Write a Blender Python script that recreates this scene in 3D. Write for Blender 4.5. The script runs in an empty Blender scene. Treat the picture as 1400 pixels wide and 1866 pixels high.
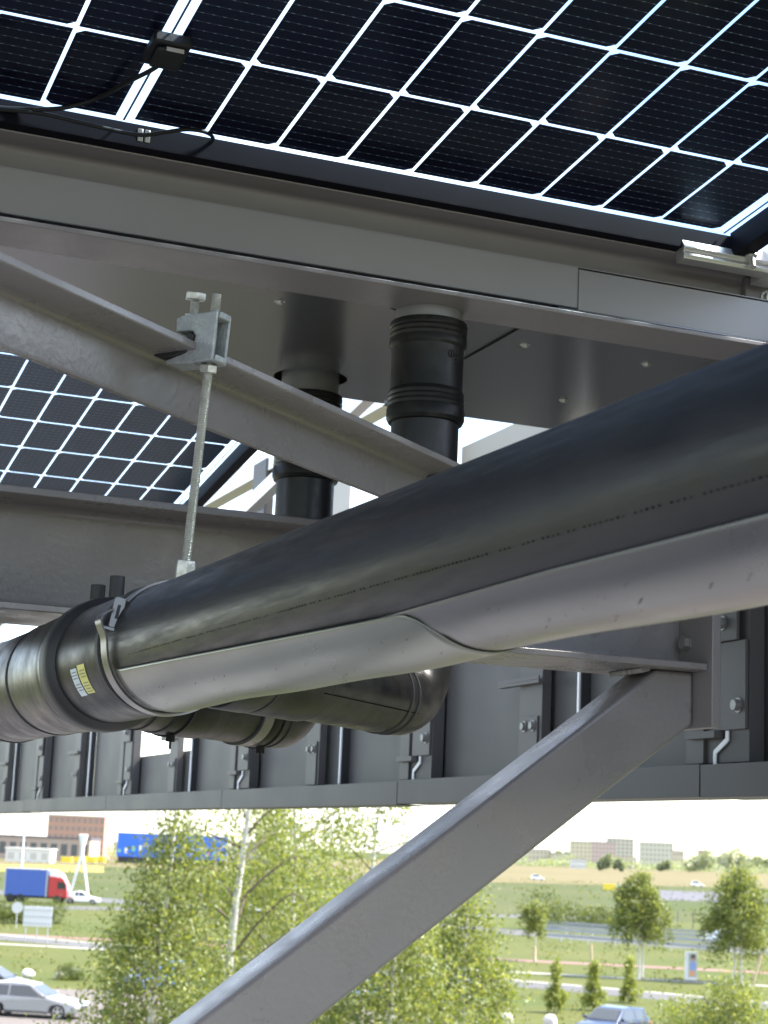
import bpy, bmesh, math, random
import numpy as np
from mathutils import Vector, Matrix

scene = bpy.context.scene
COL = scene.collection
H = 7.8                                   # eye height above the ground; structure heights below are relative to the eye

# ------------------------------------------------------------------ camera
YAW, PITCH, ROLL, FPX = math.radians(21.4986), math.radians(10.6048), math.radians(2.4306), 3300.0
fw = Vector((math.sin(YAW) * math.cos(PITCH), math.cos(YAW) * math.cos(PITCH), math.sin(PITCH)))
rt = Vector((math.cos(YAW), -math.sin(YAW), 0))
up = rt.cross(fw)
r2 = math.cos(ROLL) * rt + math.sin(ROLL) * up
u2 = -math.sin(ROLL) * rt + math.cos(ROLL) * up
cam = bpy.data.cameras.new('camera')
cam.sensor_fit = 'VERTICAL'
cam.sensor_height = 32.0
cam.sensor_width = 24.0
cam.lens = FPX / 1866 * 32.0
cam.clip_start, cam.clip_end = 0.02, 12000
cam.dof.use_dof = True
cam.dof.focus_distance = 1.9
cam.dof.aperture_fstop = 18
camo = bpy.data.objects.new('camera', cam)
COL.objects.link(camo)
camo.matrix_world = Matrix(((r2.x, u2.x, -fw.x, 0), (r2.y, u2.y, -fw.y, 0), (r2.z, u2.z, -fw.z, H), (0, 0, 0, 1)))
scene.camera = camo

# ------------------------------------------------------------------ sky, sun, exposure
SUN_EL, SUN_AZ = math.radians(50), math.radians(106)      # azimuth clockwise from +Y
w = bpy.data.worlds.new('World')
scene.world = w
w.use_nodes = True
nt = w.node_tree
nt.nodes.clear()
sky = nt.nodes.new('ShaderNodeTexSky')
sky.sky_type = 'NISHITA'
sky.sun_disc = False
sky.sun_elevation = SUN_EL
sky.sun_rotation = SUN_AZ
sky.air_density = 1.0
sky.dust_density = 1.0
sky.ozone_density = 1.0
bg = nt.nodes.new('ShaderNodeBackground')
bg.inputs['Strength'].default_value = 0.14
wo = nt.nodes.new('ShaderNodeOutputWorld')
# broken bright cloud over the blue
tc = nt.nodes.new('ShaderNodeTexCoord')
mp = nt.nodes.new('ShaderNodeMapping')
mp.inputs['Scale'].default_value = (1, 1, 2.6)
cn = nt.nodes.new('ShaderNodeTexNoise')
cn.inputs['Scale'].default_value = 2.2
cn.inputs['Detail'].default_value = 7
cn.inputs['Roughness'].default_value = 0.55
cr = nt.nodes.new('ShaderNodeValToRGB')
cr.color_ramp.elements[0].position = 0.42
cr.color_ramp.elements[1].position = 0.66
cm = nt.nodes.new('ShaderNodeMixRGB')
cm.inputs['Color2'].default_value = (4.6, 4.75, 4.95, 1)
nt.links.new(tc.outputs['Generated'], mp.inputs['Vector'])
nt.links.new(mp.outputs['Vector'], cn.inputs['Vector'])
nt.links.new(cn.outputs['Fac'], cr.inputs['Fac'])
nt.links.new(cr.outputs['Color'], cm.inputs['Fac'])
nt.links.new(sky.outputs['Color'], cm.inputs['Color1'])
nt.links.new(cm.outputs['Color'], bg.inputs['Color'])
nt.links.new(bg.outputs['Background'], wo.inputs['Surface'])
sun = bpy.data.lights.new('sun', 'SUN')
sun.energy = 4.2
sun.angle = math.radians(8.0)
sun.color = (1.0, 0.95, 0.87)
suno = bpy.data.objects.new('sun', sun)
COL.objects.link(suno)
sd = Vector((math.sin(SUN_AZ) * math.cos(SUN_EL), math.cos(SUN_AZ) * math.cos(SUN_EL), math.sin(SUN_EL)))
suno.rotation_euler = sd.to_track_quat('Z', 'Y').to_euler()
suno.location = (0, 0, 60)
vs = scene.view_settings
vs.view_transform = 'Standard'
vs.look = 'None'
vs.gamma = 1
vs.use_curve_mapping = False
vs.exposure = 2.2
scene.cycles.max_bounces = 10
scene.cycles.transparent_max_bounces = 24
scene.cycles.use_denoising = True
scene.cycles.sample_clamp_indirect = 8

# ------------------------------------------------------------------ layout helpers
R3 = (r2, u2, fw)
def ray(px, py):
    return r2 * ((px - 700) / FPX) + u2 * ((933 - py) / FPX) + fw
def at(px, py, x=None, y=None, z=None, d=None):
    """point along a sight line, in eye coordinates, where it meets x=, y=, z= or a depth d"""
    v = ray(px, py)
    s = x / v.x if x is not None else y / v.y if y is not None else z / v.z if z is not None else d
    return v * s
def G(px, py):
    p = at(px, py, z=-H)
    return Vector((p.x, p.y, 0.0))

# ------------------------------------------------------------------ materials
MATS = {}
def mat(name, col, rough=0.5, metal=0.0, var=0.0, vscale=20.0, bump=0.0, bscale=60.0, spec=0.5, streak=None, coat=0.0, dirt=None, dscale=4.0, damt=0.5, rvar=0.0):
    if name in MATS:
        return MATS[name]
    m = bpy.data.materials.new(name)
    m.use_nodes = True
    n, l = m.node_tree.nodes, m.node_tree.links
    b = n['Principled BSDF']
    b.inputs['Base Color'].default_value = (*col, 1)
    b.inputs['Roughness'].default_value = rough
    b.inputs['Metallic'].default_value = metal
    b.inputs['Specular IOR Level'].default_value = spec
    b.inputs['Coat Weight'].default_value = coat
    src = None
    tcn = n.new('ShaderNodeTexCoord')
    vec = tcn.outputs['Object']
    if streak:
        mpn = n.new('ShaderNodeMapping')
        mpn.inputs['Scale'].default_value = streak
        l.new(vec, mpn.inputs['Vector'])
        vec = mpn.outputs['Vector']
    if var > 0:
        t = n.new('ShaderNodeTexNoise')
        t.inputs['Scale'].default_value = vscale
        t.inputs['Detail'].default_value = 6
        t.inputs['Roughness'].default_value = 0.6
        l.new(vec, t.inputs['Vector'])
        mx = n.new('ShaderNodeMixRGB')
        mx.inputs['Color1'].default_value = (*[c * (1 - var) for c in col], 1)
        mx.inputs['Color2'].default_value = (*[min(1, c * (1 + var)) for c in col], 1)
        l.new(t.outputs['Fac'], mx.inputs['Fac'])
        src = mx.outputs['Color']
        if rvar > 0:
            rr = n.new('ShaderNodeMapRange')
            rr.inputs['From Min'].default_value = 0.3
            rr.inputs['From Max'].default_value = 0.7
            rr.inputs['To Min'].default_value = max(0.03, rough - rvar)
            rr.inputs['To Max'].default_value = min(1, rough + rvar)
            l.new(t.outputs['Fac'], rr.inputs['Value'])
            l.new(rr.outputs['Result'], b.inputs['Roughness'])
    if dirt:
        t2 = n.new('ShaderNodeTexNoise')
        t2.inputs['Scale'].default_value = dscale
        t2.inputs['Detail'].default_value = 8
        t2.inputs['Roughness'].default_value = 0.7
        l.new(tcn.outputs['Object'], t2.inputs['Vector'])
        cr2 = n.new('ShaderNodeValToRGB')
        cr2.color_ramp.elements[0].position = 0.48
        cr2.color_ramp.elements[1].position = 0.72
        cr2.color_ramp.elements[1].color = (damt, damt, damt, 1)
        l.new(t2.outputs['Fac'], cr2.inputs['Fac'])
        mx2 = n.new('ShaderNodeMixRGB')
        l.new(cr2.outputs['Color'], mx2.inputs['Fac'])
        if src:
            l.new(src, mx2.inputs['Color1'])
        else:
            mx2.inputs['Color1'].default_value = (*col, 1)
        mx2.inputs['Color2'].default_value = (*dirt, 1)
        src = mx2.outputs['Color']
    if src:
        l.new(src, b.inputs['Base Color'])
    if bump > 0:
        t3 = n.new('ShaderNodeTexNoise')
        t3.inputs['Scale'].default_value = bscale
        t3.inputs['Detail'].default_value = 5
        l.new(vec if streak else tcn.outputs['Object'], t3.inputs['Vector'])
        bp = n.new('ShaderNodeBump')
        bp.inputs['Strength'].default_value = bump
        bp.inputs['Distance'].default_value = 0.002
        l.new(t3.outputs['Fac'], bp.inputs['Height'])
        l.new(bp.outputs['Normal'], b.inputs['Normal'])
    MATS[name] = m
    return m

STEEL = mat('painted_steel', (0.162, 0.149, 0.149), 0.40, 0.0, 0.05, 9, 0.18, 140, dirt=(0.10, 0.092, 0.086), dscale=3.0, damt=0.10, rvar=0.1)
STEELR = mat('painted_steel_coarse', (0.160, 0.147, 0.147), 0.31, 0.0, 0.05, 12, 0.22, 110, dirt=(0.18, 0.176, 0.174), dscale=5, damt=0.07, rvar=0.12)
SHEET = mat('coated_sheet', (0.215, 0.205, 0.198), 0.34, 0.12, 0.04, 4, 0.03, 12, spec=0.4, rvar=0.05)
SOFF = mat('coated_sheet_glossy', (0.165, 0.165, 0.166), 0.20, 0.62, 0.04, 4, 0.02, 6)
FASC = mat('fascia_sheet', (0.072, 0.070, 0.070), 0.45, 0.0, 0.05, 5, 0.05, 10, spec=0.16, rvar=0.04)  # darker than the steel paint, in place of missing canopy shade
PE = mat('black_polyethylene', (0.009, 0.009, 0.0095), 0.36, 0.0, 0.3, 30, 0.10, 40, spec=0.2, dirt=(0.055, 0.05, 0.043), dscale=9, damt=0.45, rvar=0.1)
PEM = mat('black_polyethylene_matt', (0.010, 0.010, 0.011), 0.55, 0.0, 0.3, 30, 0.1, 60)
PEPIPE = mat('weathered_polyethylene', (0.010, 0.010, 0.0125), 0.38, 0.0, 0.35, 14, 0.08, 30, spec=0.32, streak=(9, 1, 9), dirt=(0.032, 0.032, 0.032), dscale=6, damt=0.35, rvar=0.10)
GALV = mat('galvanised_sheet', (0.135, 0.132, 0.134), 0.31, 0.75, 0.04, 8, 0.02, 9, rvar=0.06, dirt=(0.12, 0.12, 0.115), dscale=5, damt=0.25)
GALV1 = mat('galvanised_sheet_lawn_tint', (0.175, 0.182, 0.158), 0.31, 0.75, 0.04, 8, 0.02, 9, rvar=0.05)  # paler greenish copy of the galvanised sheet, lawn reflection put into its colour
ZINC = mat('zinc_plated', (0.48, 0.48, 0.45), 0.38, 0.7, 0.18, 160, 0.3, 300, rvar=0.1, dirt=(0.28, 0.25, 0.19), dscale=60, damt=0.5)
CAST = mat('cast_galvanised', (0.30, 0.32, 0.33), 0.55, 0.5, 0.2, 220, 0.6, 400, dirt=(0.5, 0.52, 0.52), dscale=90, damt=0.5)
ZINCD = mat('dull_zinc', (0.20, 0.20, 0.195), 0.42, 0.6, 0.15, 160, 0.2, 300)
STEELF = mat('shade_toned_bracket_steel', (0.085, 0.081, 0.080), 0.45, 0.0, 0.05, 9, 0.1, 140, spec=0.2)  # darker copy of the steel paint, evened with the shade-toned fascia
ALU = mat('mill_aluminium', (0.62, 0.61, 0.59), 0.32, 0.8, 0.08, 40, 0.05, 60, streak=(1, 30, 30))
BLACKFR = mat('black_anodised', (0.006, 0.006, 0.009), 0.5, 0.0, 0.1, 20, spec=0.04)
BLACKPL = mat('black_plastic', (0.007, 0.007, 0.008), 0.55, 0.0, 0.1, 60, 0.1, 200, spec=0.3)
RUBBER = mat('rubber', (0.013, 0.013, 0.014), 0.6, 0.0, 0.2, 50)
WHITEL = mat('white_label', (0.62, 0.68, 0.72), 0.5, 0, 0.12, 300, 0, 1)
YELL = mat('yellow_label', (0.62, 0.58, 0.12), 0.5, 0, 0.12, 300)
PRINT = mat('pipe_print', (0.002, 0.002, 0.002), 0.9, spec=0.0)
STAIN = mat('scratch_mark', (0.25, 0.25, 0.24), 0.6)

def glass_mat():
    m = bpy.data.materials.new('module_glass')
    m.use_nodes = True
    n, l = m.node_tree.nodes, m.node_tree.links
    n.clear()
    o = n.new('ShaderNodeOutputMaterial')
    mx = n.new('ShaderNodeMixShader')
    t = n.new('ShaderNodeBsdfTransparent')
    t.inputs['Color'].default_value = (0.85, 0.935, 1.0, 1)
    g = n.new('ShaderNodeBsdfGlossy')
    g.inputs['Roughness'].default_value = 0.12
    f = n.new('ShaderNodeLayerWeight')
    f.inputs['Blend'].default_value = 0.5
    p = n.new('ShaderNodeMath'); p.operation = 'POWER'; p.inputs[1].default_value = 4.5
    q = n.new('ShaderNodeMath'); q.operation = 'MULTIPLY_ADD'; q.inputs[1].default_value = 0.07; q.inputs[2].default_value = 0.016
    l.new(f.outputs['Facing'], p.inputs[0])
    l.new(p.outputs['Value'], q.inputs[0])
    l.new(q.outputs['Value'], mx.inputs['Fac'])
    l.new(t.outputs['BSDF'], mx.inputs[1])
    l.new(g.outputs['BSDF'], mx.inputs[2])
    l.new(mx.outputs['Shader'], o.inputs['Surface'])
    return m
GLASS = glass_mat()

def cell_mat():
    m = bpy.data.materials.new('solar_cell')
    m.use_nodes = True
    n, l = m.node_tree.nodes, m.node_tree.links
    b = n['Principled BSDF']
    b.inputs['Roughness'].default_value = 0.35
    b.inputs['Metallic'].default_value = 0.0
    b.inputs['Specular IOR Level'].default_value = 0.12
    tcn = n.new('ShaderNodeTexCoord')
    sp = n.new('ShaderNodeSeparateXYZ')
    l.new(tcn.outputs['Object'], sp.inputs['Vector'])
    # ten thin wires across the short side
    a = n.new('ShaderNodeMath'); a.operation = 'MULTIPLY'; a.inputs[1].default_value = 1 / 0.01815
    l.new(sp.outputs['Y'], a.inputs[0])
    fr = n.new('ShaderNodeMath'); fr.operation = 'FRACT'
    l.new(a.outputs['Value'], fr.inputs[0])
    s1 = n.new('ShaderNodeMath'); s1.operation = 'SUBTRACT'; s1.inputs[1].default_value = 0.5
    l.new(fr.outputs['Value'], s1.inputs[0])
    ab = n.new('ShaderNodeMath'); ab.operation = 'ABSOLUTE'
    l.new(s1.outputs['Value'], ab.inputs[0])
    lt = n.new('ShaderNodeMath'); lt.operation = 'LESS_THAN'; lt.inputs[1].default_value = 0.038
    l.new(ab.outputs['Value'], lt.inputs[0])
    # solder pads along each wire
    a2 = n.new('ShaderNodeMath'); a2.operation = 'MULTIPLY'; a2.inputs[1].default_value = 1 / 0.0128
    l.new(sp.outputs['X'], a2.inputs[0])
    fr2 = n.new('ShaderNodeMath'); fr2.operation = 'FRACT'
    l.new(a2.outputs['Value'], fr2.inputs[0])
    lt2 = n.new('ShaderNodeMath'); lt2.operation = 'LESS_THAN'; lt2.inputs[1].default_value = 0.28
    l.new(fr2.outputs['Value'], lt2.inputs[0])
    ad = n.new('ShaderNodeMath'); ad.operation = 'MULTIPLY_ADD'; ad.inputs[1].default_value = 0.75; ad.inputs[2].default_value = 0.25
    l.new(lt2.outputs['Value'], ad.inputs[0])
    ml = n.new('ShaderNodeMath'); ml.operation = 'MULTIPLY'
    l.new(ad.outputs['Value'], ml.inputs[0]); l.new(lt.outputs['Value'], ml.inputs[1])
    mx = n.new('ShaderNodeMixRGB')
    mx.inputs['Color1'].default_value = (0.0078, 0.0046, 0.0130, 1)
    mx.inputs['Color2'].default_value = (0.30, 0.28, 0.28, 1)
    l.new(ml.outputs['Value'], mx.inputs['Fac'])
    l.new(mx.outputs['Color'], b.inputs['Base Color'])
    return m
CELL = cell_mat()

# ------------------------------------------------------------------ mesh helpers
class MB:
    def __init__(self):
        self.v, self.f = [], []
    def add(self, vs, fs):
        o = len(self.v)
        self.v += [tuple(p) for p in vs]
        self.f += [tuple(i + o for i in q) for q in fs]
        return self
    def box(self, a, b):
        x0, y0, z0 = a; x1, y1, z1 = b
        return self.add([(x0, y0, z0), (x1, y0, z0), (x1, y1, z0), (x0, y1, z0), (x0, y0, z1), (x1, y0, z1), (x1, y1, z1), (x0, y1, z1)],
                        [(0, 3, 2, 1), (4, 5, 6, 7), (0, 1, 5, 4), (1, 2, 6, 5), (2, 3, 7, 6), (3, 0, 4, 7)])
    def obox(self, c, ax, ay, az):
        """box from centre and three half-axis vectors"""
        c, ax, ay, az = map(Vector, (c, ax, ay, az))
        s = [(-1, -1, -1), (1, -1, -1), (1, 1, -1), (-1, 1, -1), (-1, -1, 1), (1, -1, 1), (1, 1, 1), (-1, 1, 1)]
        return self.add([c + ax * i + ay * j + az * k for i, j, k in s],
                        [(0, 3, 2, 1), (4, 5, 6, 7), (0, 1, 5, 4), (1, 2, 6, 5), (2, 3, 7, 6), (3, 0, 4, 7)])
    def prism(self, prof, o, e1, e2, along):
        """closed 2-D profile in the (e1,e2) plane at o, swept by the vector along"""
        o, e1, e2, along = map(Vector, (o, e1, e2, along))
        n = len(prof)
        A = [o + e1 * p + e2 * q for p, q in prof]
        B = [p + along for p in A]
        fs = [tuple(range(n))[::-1], tuple(range(n, 2 * n))]
        for i in range(n):
            j = (i + 1) % n
            fs.append((i, j, n + j, n + i))
        return self.add(A + B, fs)
    def tube(self, path, rad, n=10, cap=True):
        path = [Vector(p) for p in path]
        if not isinstance(rad, (list, tuple)):
            rad = [rad] * len(path)
        rings, prev = [], None
        for i, p in enumerate(path):
            t = (path[min(i + 1, len(path) - 1)] - path[max(i - 1, 0)]).normalized()
            if prev is None:
                a = Vector((0, 0, 1)) if abs(t.z) < 0.9 else Vector((1, 0, 0))
                prev = t.cross(a).normalized()
            prev = (prev - t * prev.dot(t)).normalized()
            b = t.cross(prev)
            rings.append([p + (prev * math.cos(2 * math.pi * k / n) + b * math.sin(2 * math.pi * k / n)) * rad[i] for k in range(n)])
        vsx = [q for r in rings for q in r]
        fs = []
        for i in range(len(rings) - 1):
            for k in range(n):
                fs.append((i * n + k, i * n + (k + 1) % n, (i + 1) * n + (k + 1) % n, (i + 1) * n + k))
        if cap:
            fs.append(tuple(range(n))[::-1])
            fs.append(tuple(range((len(rings) - 1) * n, len(rings) * n)))
        return self.add(vsx, fs)
    def lathe(self, o, axis, prof, n=32, a0=0.0, a1=None, ref=None, cap=True):
        """prof: list of (distance along axis, radius); full turn or arc a0..a1 measured from ref"""
        o, axis = Vector(o), Vector(axis).normalized()
        if ref is None:
            ref = Vector((0, 0, 1)) if abs(axis.z) < 0.9 else Vector((1, 0, 0))
        e1 = (Vector(ref) - axis * Vector(ref).dot(axis)).normalized()
        e2 = axis.cross(e1)
        full = a1 is None
        cnt = n if full else n + 1
        angs = [a0 + (2 * math.pi if full else (a1 - a0)) * k / n for k in range(cnt)]
        vsx = [o + axis * s + (e1 * math.cos(a) + e2 * math.sin(a)) * r for s, r in prof for a in angs]
        fs = []
        for i in range(len(prof) - 1):
            for k in range(n):
                k2 = (k + 1) % cnt
                fs.append((i * cnt + k, i * cnt + k2, (i + 1) * cnt + k2, (i + 1) * cnt + k))
        if full and cap:
            fs.append(tuple(range(cnt))[::-1])
            fs.append(tuple(range((len(prof) - 1) * cnt, len(prof) * cnt)))
        return self.add(vsx, fs)
    def hexa(self, o, axis, h, r, turn=0.0):
        return self.lathe(o, axis, [(0, r * 0.94), (h * 0.12, r), (h * 0.88, r), (h, r * 0.9)], 6, turn)
    def mesh(self, name, m, smooth=None):
        me = bpy.data.meshes.new(name)
        me.from_pydata(self.v, [], self.f)
        bm = bmesh.new(); bm.from_mesh(me)
        bmesh.ops.recalc_face_normals(bm, faces=bm.faces)
        bm.to_mesh(me); bm.free()
        if m:
            me.materials.append(m)
        if smooth:
            me.polygons.foreach_set('use_smooth', [True] * len(me.polygons))
            me.set_sharp_from_angle(angle=math.radians(smooth))
        return me
    def build(self, name, m, parent=None, smooth=None, bevel=0.0, eye=True, seg=2):
        """vertices are world positions (eye=True: heights relative to the eye)"""
        me = self.mesh(name, m, smooth)
        off = Vector((0, 0, H if eye else 0))
        base = WORLD[parent] if parent else Vector((0, 0, 0))
        me.transform(Matrix.Translation(off - base))
        o = bpy.data.objects.new(name, me)
        COL.objects.link(o)
        if parent:
            o.parent = parent
            WORLD[o] = base
        else:
            c = sum((v.co for v in me.vertices), Vector()) / max(1, len(me.vertices))
            lo = min(v.co.z for v in me.vertices)
            c.z = lo
            me.transform(Matrix.Translation(-c))
            o.location = c
            WORLD[o] = c
        if bevel:
            b = o.modifiers.new('bevel', 'BEVEL')
            b.width, b.segments, b.limit_method = bevel, seg, 'ANGLE'
            b.angle_limit = math.radians(35)
            if smooth is None:
                me.polygons.foreach_set('use_smooth', [True] * len(me.polygons))
                me.set_sharp_from_angle(angle=math.radians(50))
        return o
WORLD = {}
def tag(o, label, cat=None, group=None, kind=None):
    if label: o['label'] = label
    if cat: o['category'] = cat
    if group: o['group'] = group
    if kind: o['kind'] = kind
    return o
def thing(name, label, cat, loc, group=None, eye=True):
    o = bpy.data.objects.new(name, None)
    o.empty_display_size = 0.1
    COL.objects.link(o)
    o.location = Vector(loc) + Vector((0, 0, H if eye else 0))
    WORLD[o] = o.location.copy()
    return tag(o, label, cat, group)
X, Y, Z = Vector((1, 0, 0)), Vector((0, 1, 0)), Vector((0, 0, 1))
def smooth_path(pts, n=8):
    """Catmull-Rom through the points"""
    P = [Vector(p) for p in pts]
    P = [P[0] * 2 - P[1]] + P + [P[-1] * 2 - P[-2]]
    out = []
    for i in range(1, len(P) - 2):
        for k in range(n):
            t = k / n
            a, b, c, d = P[i - 1], P[i], P[i + 1], P[i + 2]
            out.append(0.5 * ((2 * b) + (c - a) * t + (2 * a - 5 * b + 4 * c - d) * t * t + (3 * b - a - 3 * c + d) * t ** 3))
    out.append(P[-2])
    return out

# ================================================================== THE GROUND AND FAR SETTING
def land_mat(name, c1, c2, c3, s1=0.08, s2=1.2, bump=0.0):
    m = bpy.data.materials.new(name)
    m.use_nodes = True
    n, l = m.node_tree.nodes, m.node_tree.links
    b = n['Principled BSDF']
    b.inputs['Roughness'].default_value = 0.9
    b.inputs['Specular IOR Level'].default_value = 0.15
    g = n.new('ShaderNodeNewGeometry')
    t1 = n.new('ShaderNodeTexNoise'); t1.inputs['Scale'].default_value = s1; t1.inputs['Detail'].default_value = 6
    t2 = n.new('ShaderNodeTexNoise'); t2.inputs['Scale'].default_value = s2; t2.inputs['Detail'].default_value = 6; t2.inputs['Roughness'].default_value = 0.7
    l.new(g.outputs['Position'], t1.inputs['Vector']); l.new(g.outputs['Position'], t2.inputs['Vector'])
    k1 = n.new('ShaderNodeMapRange'); k1.inputs['From Min'].default_value = 0.35; k1.inputs['From Max'].default_value = 0.65
    k2 = n.new('ShaderNodeMapRange'); k2.inputs['From Min'].default_value = 0.3; k2.inputs['From Max'].default_value = 0.75
    l.new(t1.outputs['Fac'], k1.inputs['Value']); l.new(t2.outputs['Fac'], k2.inputs['Value'])
    m1 = n.new('ShaderNodeMixRGB'); m1.inputs['Color1'].default_value = (*c1, 1); m1.inputs['Color2'].default_value = (*c2, 1)
    m2 = n.new('ShaderNodeMixRGB'); m2.inputs['Color2'].default_value = (*c3, 1)
    l.new(k1.outputs['Result'], m1.inputs['Fac'])
    l.new(m1.outputs['Color'], m2.inputs['Color1'])
    mm = n.new('ShaderNodeMath'); mm.operation = 'MULTIPLY'; mm.inputs[1].default_value = 0.6
    l.new(k2.outputs['Result'], mm.inputs[0]); l.new(mm.outputs['Value'], m2.inputs['Fac'])
    l.new(m2.outputs['Color'], b.inputs['Base Color'])
    return m
GRASS = land_mat('mown_grass', (0.054, 0.069, 0.0125), (0.084, 0.084, 0.022), (0.037, 0.053, 0.010), 0.09, 1.3)
FIELD = land_mat('meadow', (0.043, 0.057, 0.013), (0.066, 0.067, 0.022), (0.036, 0.048, 0.011), 0.012, 0.12)
STRAW = land_mat('dry_meadow', (0.115, 0.094, 0.046), (0.14, 0.114, 0.058), (0.075, 0.074, 0.028), 0.01, 0.08)
ASPH = land_mat('asphalt', (0.085, 0.085, 0.09), (0.105, 0.105, 0.106), (0.07, 0.07, 0.074), 0.2, 3)
PAVE = land_mat('brick_paving', (0.12, 0.105, 0.10), (0.145, 0.127, 0.12), (0.10, 0.09, 0.086), 0.3, 4)
PINK = land_mat('red_asphalt', (0.17, 0.10, 0.09), (0.19, 0.12, 0.105), (0.15, 0.095, 0.085), 0.2, 2)
CONC = land_mat('pale_concrete', (0.26, 0.245, 0.23), (0.30, 0.285, 0.265), (0.22, 0.21, 0.20), 0.3, 3)
def sheet(name, pts, m, z, kind='structure'):
    mb = MB().add([(p.x, p.y, z) for p in pts], [tuple(range(len(pts)))])
    o = mb.build(name, m, eye=False)
    o['kind'] = kind
    return o
# one sheet to the horizon
sheet('ground', [Vector((-6000, -600, 0)), Vector((6000, -600, 0)), Vector((6000, 9000, 0)), Vector((-6000, 9000, 0))], FIELD, 0.0)
def strip(name, a, b, wdt, m, z, ext=0.0):
    d = (b - a).normalized(); n = Vector((-d.y, d.x, 0))
    a = a - d * ext; b = b + d * ext
    return sheet(name, [a - n * wdt / 2, b - n * wdt / 2, b + n * wdt / 2, a + n * wdt / 2], m, z)
# lawn near, parking court, road, cycle path, ramp
lawn_a, lawn_b = G(-200, 1640), G(1600, 1690)
sheet('lawn', [Vector((-60, 8, 0)), Vector((80, 8, 0)), lawn_b, lawn_a], GRASS, 0.004)
sheet('parking_court', [G(-260, 1793), G(230, 1806), G(640, 1830), G(900, 1872), G(1250, 1863), G(1700, 1868), Vector((60, 12, 0)), Vector((-40, 12, 0))], PAVE, 0.012)
strip('road', G(0, 1708), G(1150, 1811), 5.2, ASPH, 0.012, 60)
strip('road_edge', G(0, 1708) + Vector((0.6, 3.6, 0)), G(1150, 1811) + Vector((0.6, 3.6, 0)), 0.9, CONC, 0.02, 60)
strip('cycle_path', G(960, 1751), G(1400, 1773), 3.0, PINK, 0.012, 70)
strip('pavement', G(1000, 1775), G(1400, 1797), 1.4, CONC, 0.014, 50)
strip('ramp_road', G(990, 1703), G(1310, 1728), 11.0, ASPH, 0.012, 120)
strip('motorway', G(0, 1652), G(160, 1655), 9.0, ASPH, 0.012, 90)
sheet('dry_field', [G(-300, 1574), G(200, 1580), G(800, 1606), G(1700, 1626), G(1700, 1598), G(0, 1545)], STRAW, 0.03)
sheet('taxiway', [G(1190, 1640), G(1500, 1652), G(1500, 1633), G(1190, 1622)], mat('taxiway_concrete', (0.11, 0.11, 0.125), 1.0, 0, 0.1, 0.05, spec=0.02), 0.05)
sheet('yellow_field', [G(-300, 1586), G(190, 1590), G(190, 1578), G(-300, 1572)], land_mat('yellow_crop', (0.22, 0.19, 0.045), (0.25, 0.22, 0.06), (0.18, 0.17, 0.04), 0.02, 0.2), 0.04)

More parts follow.
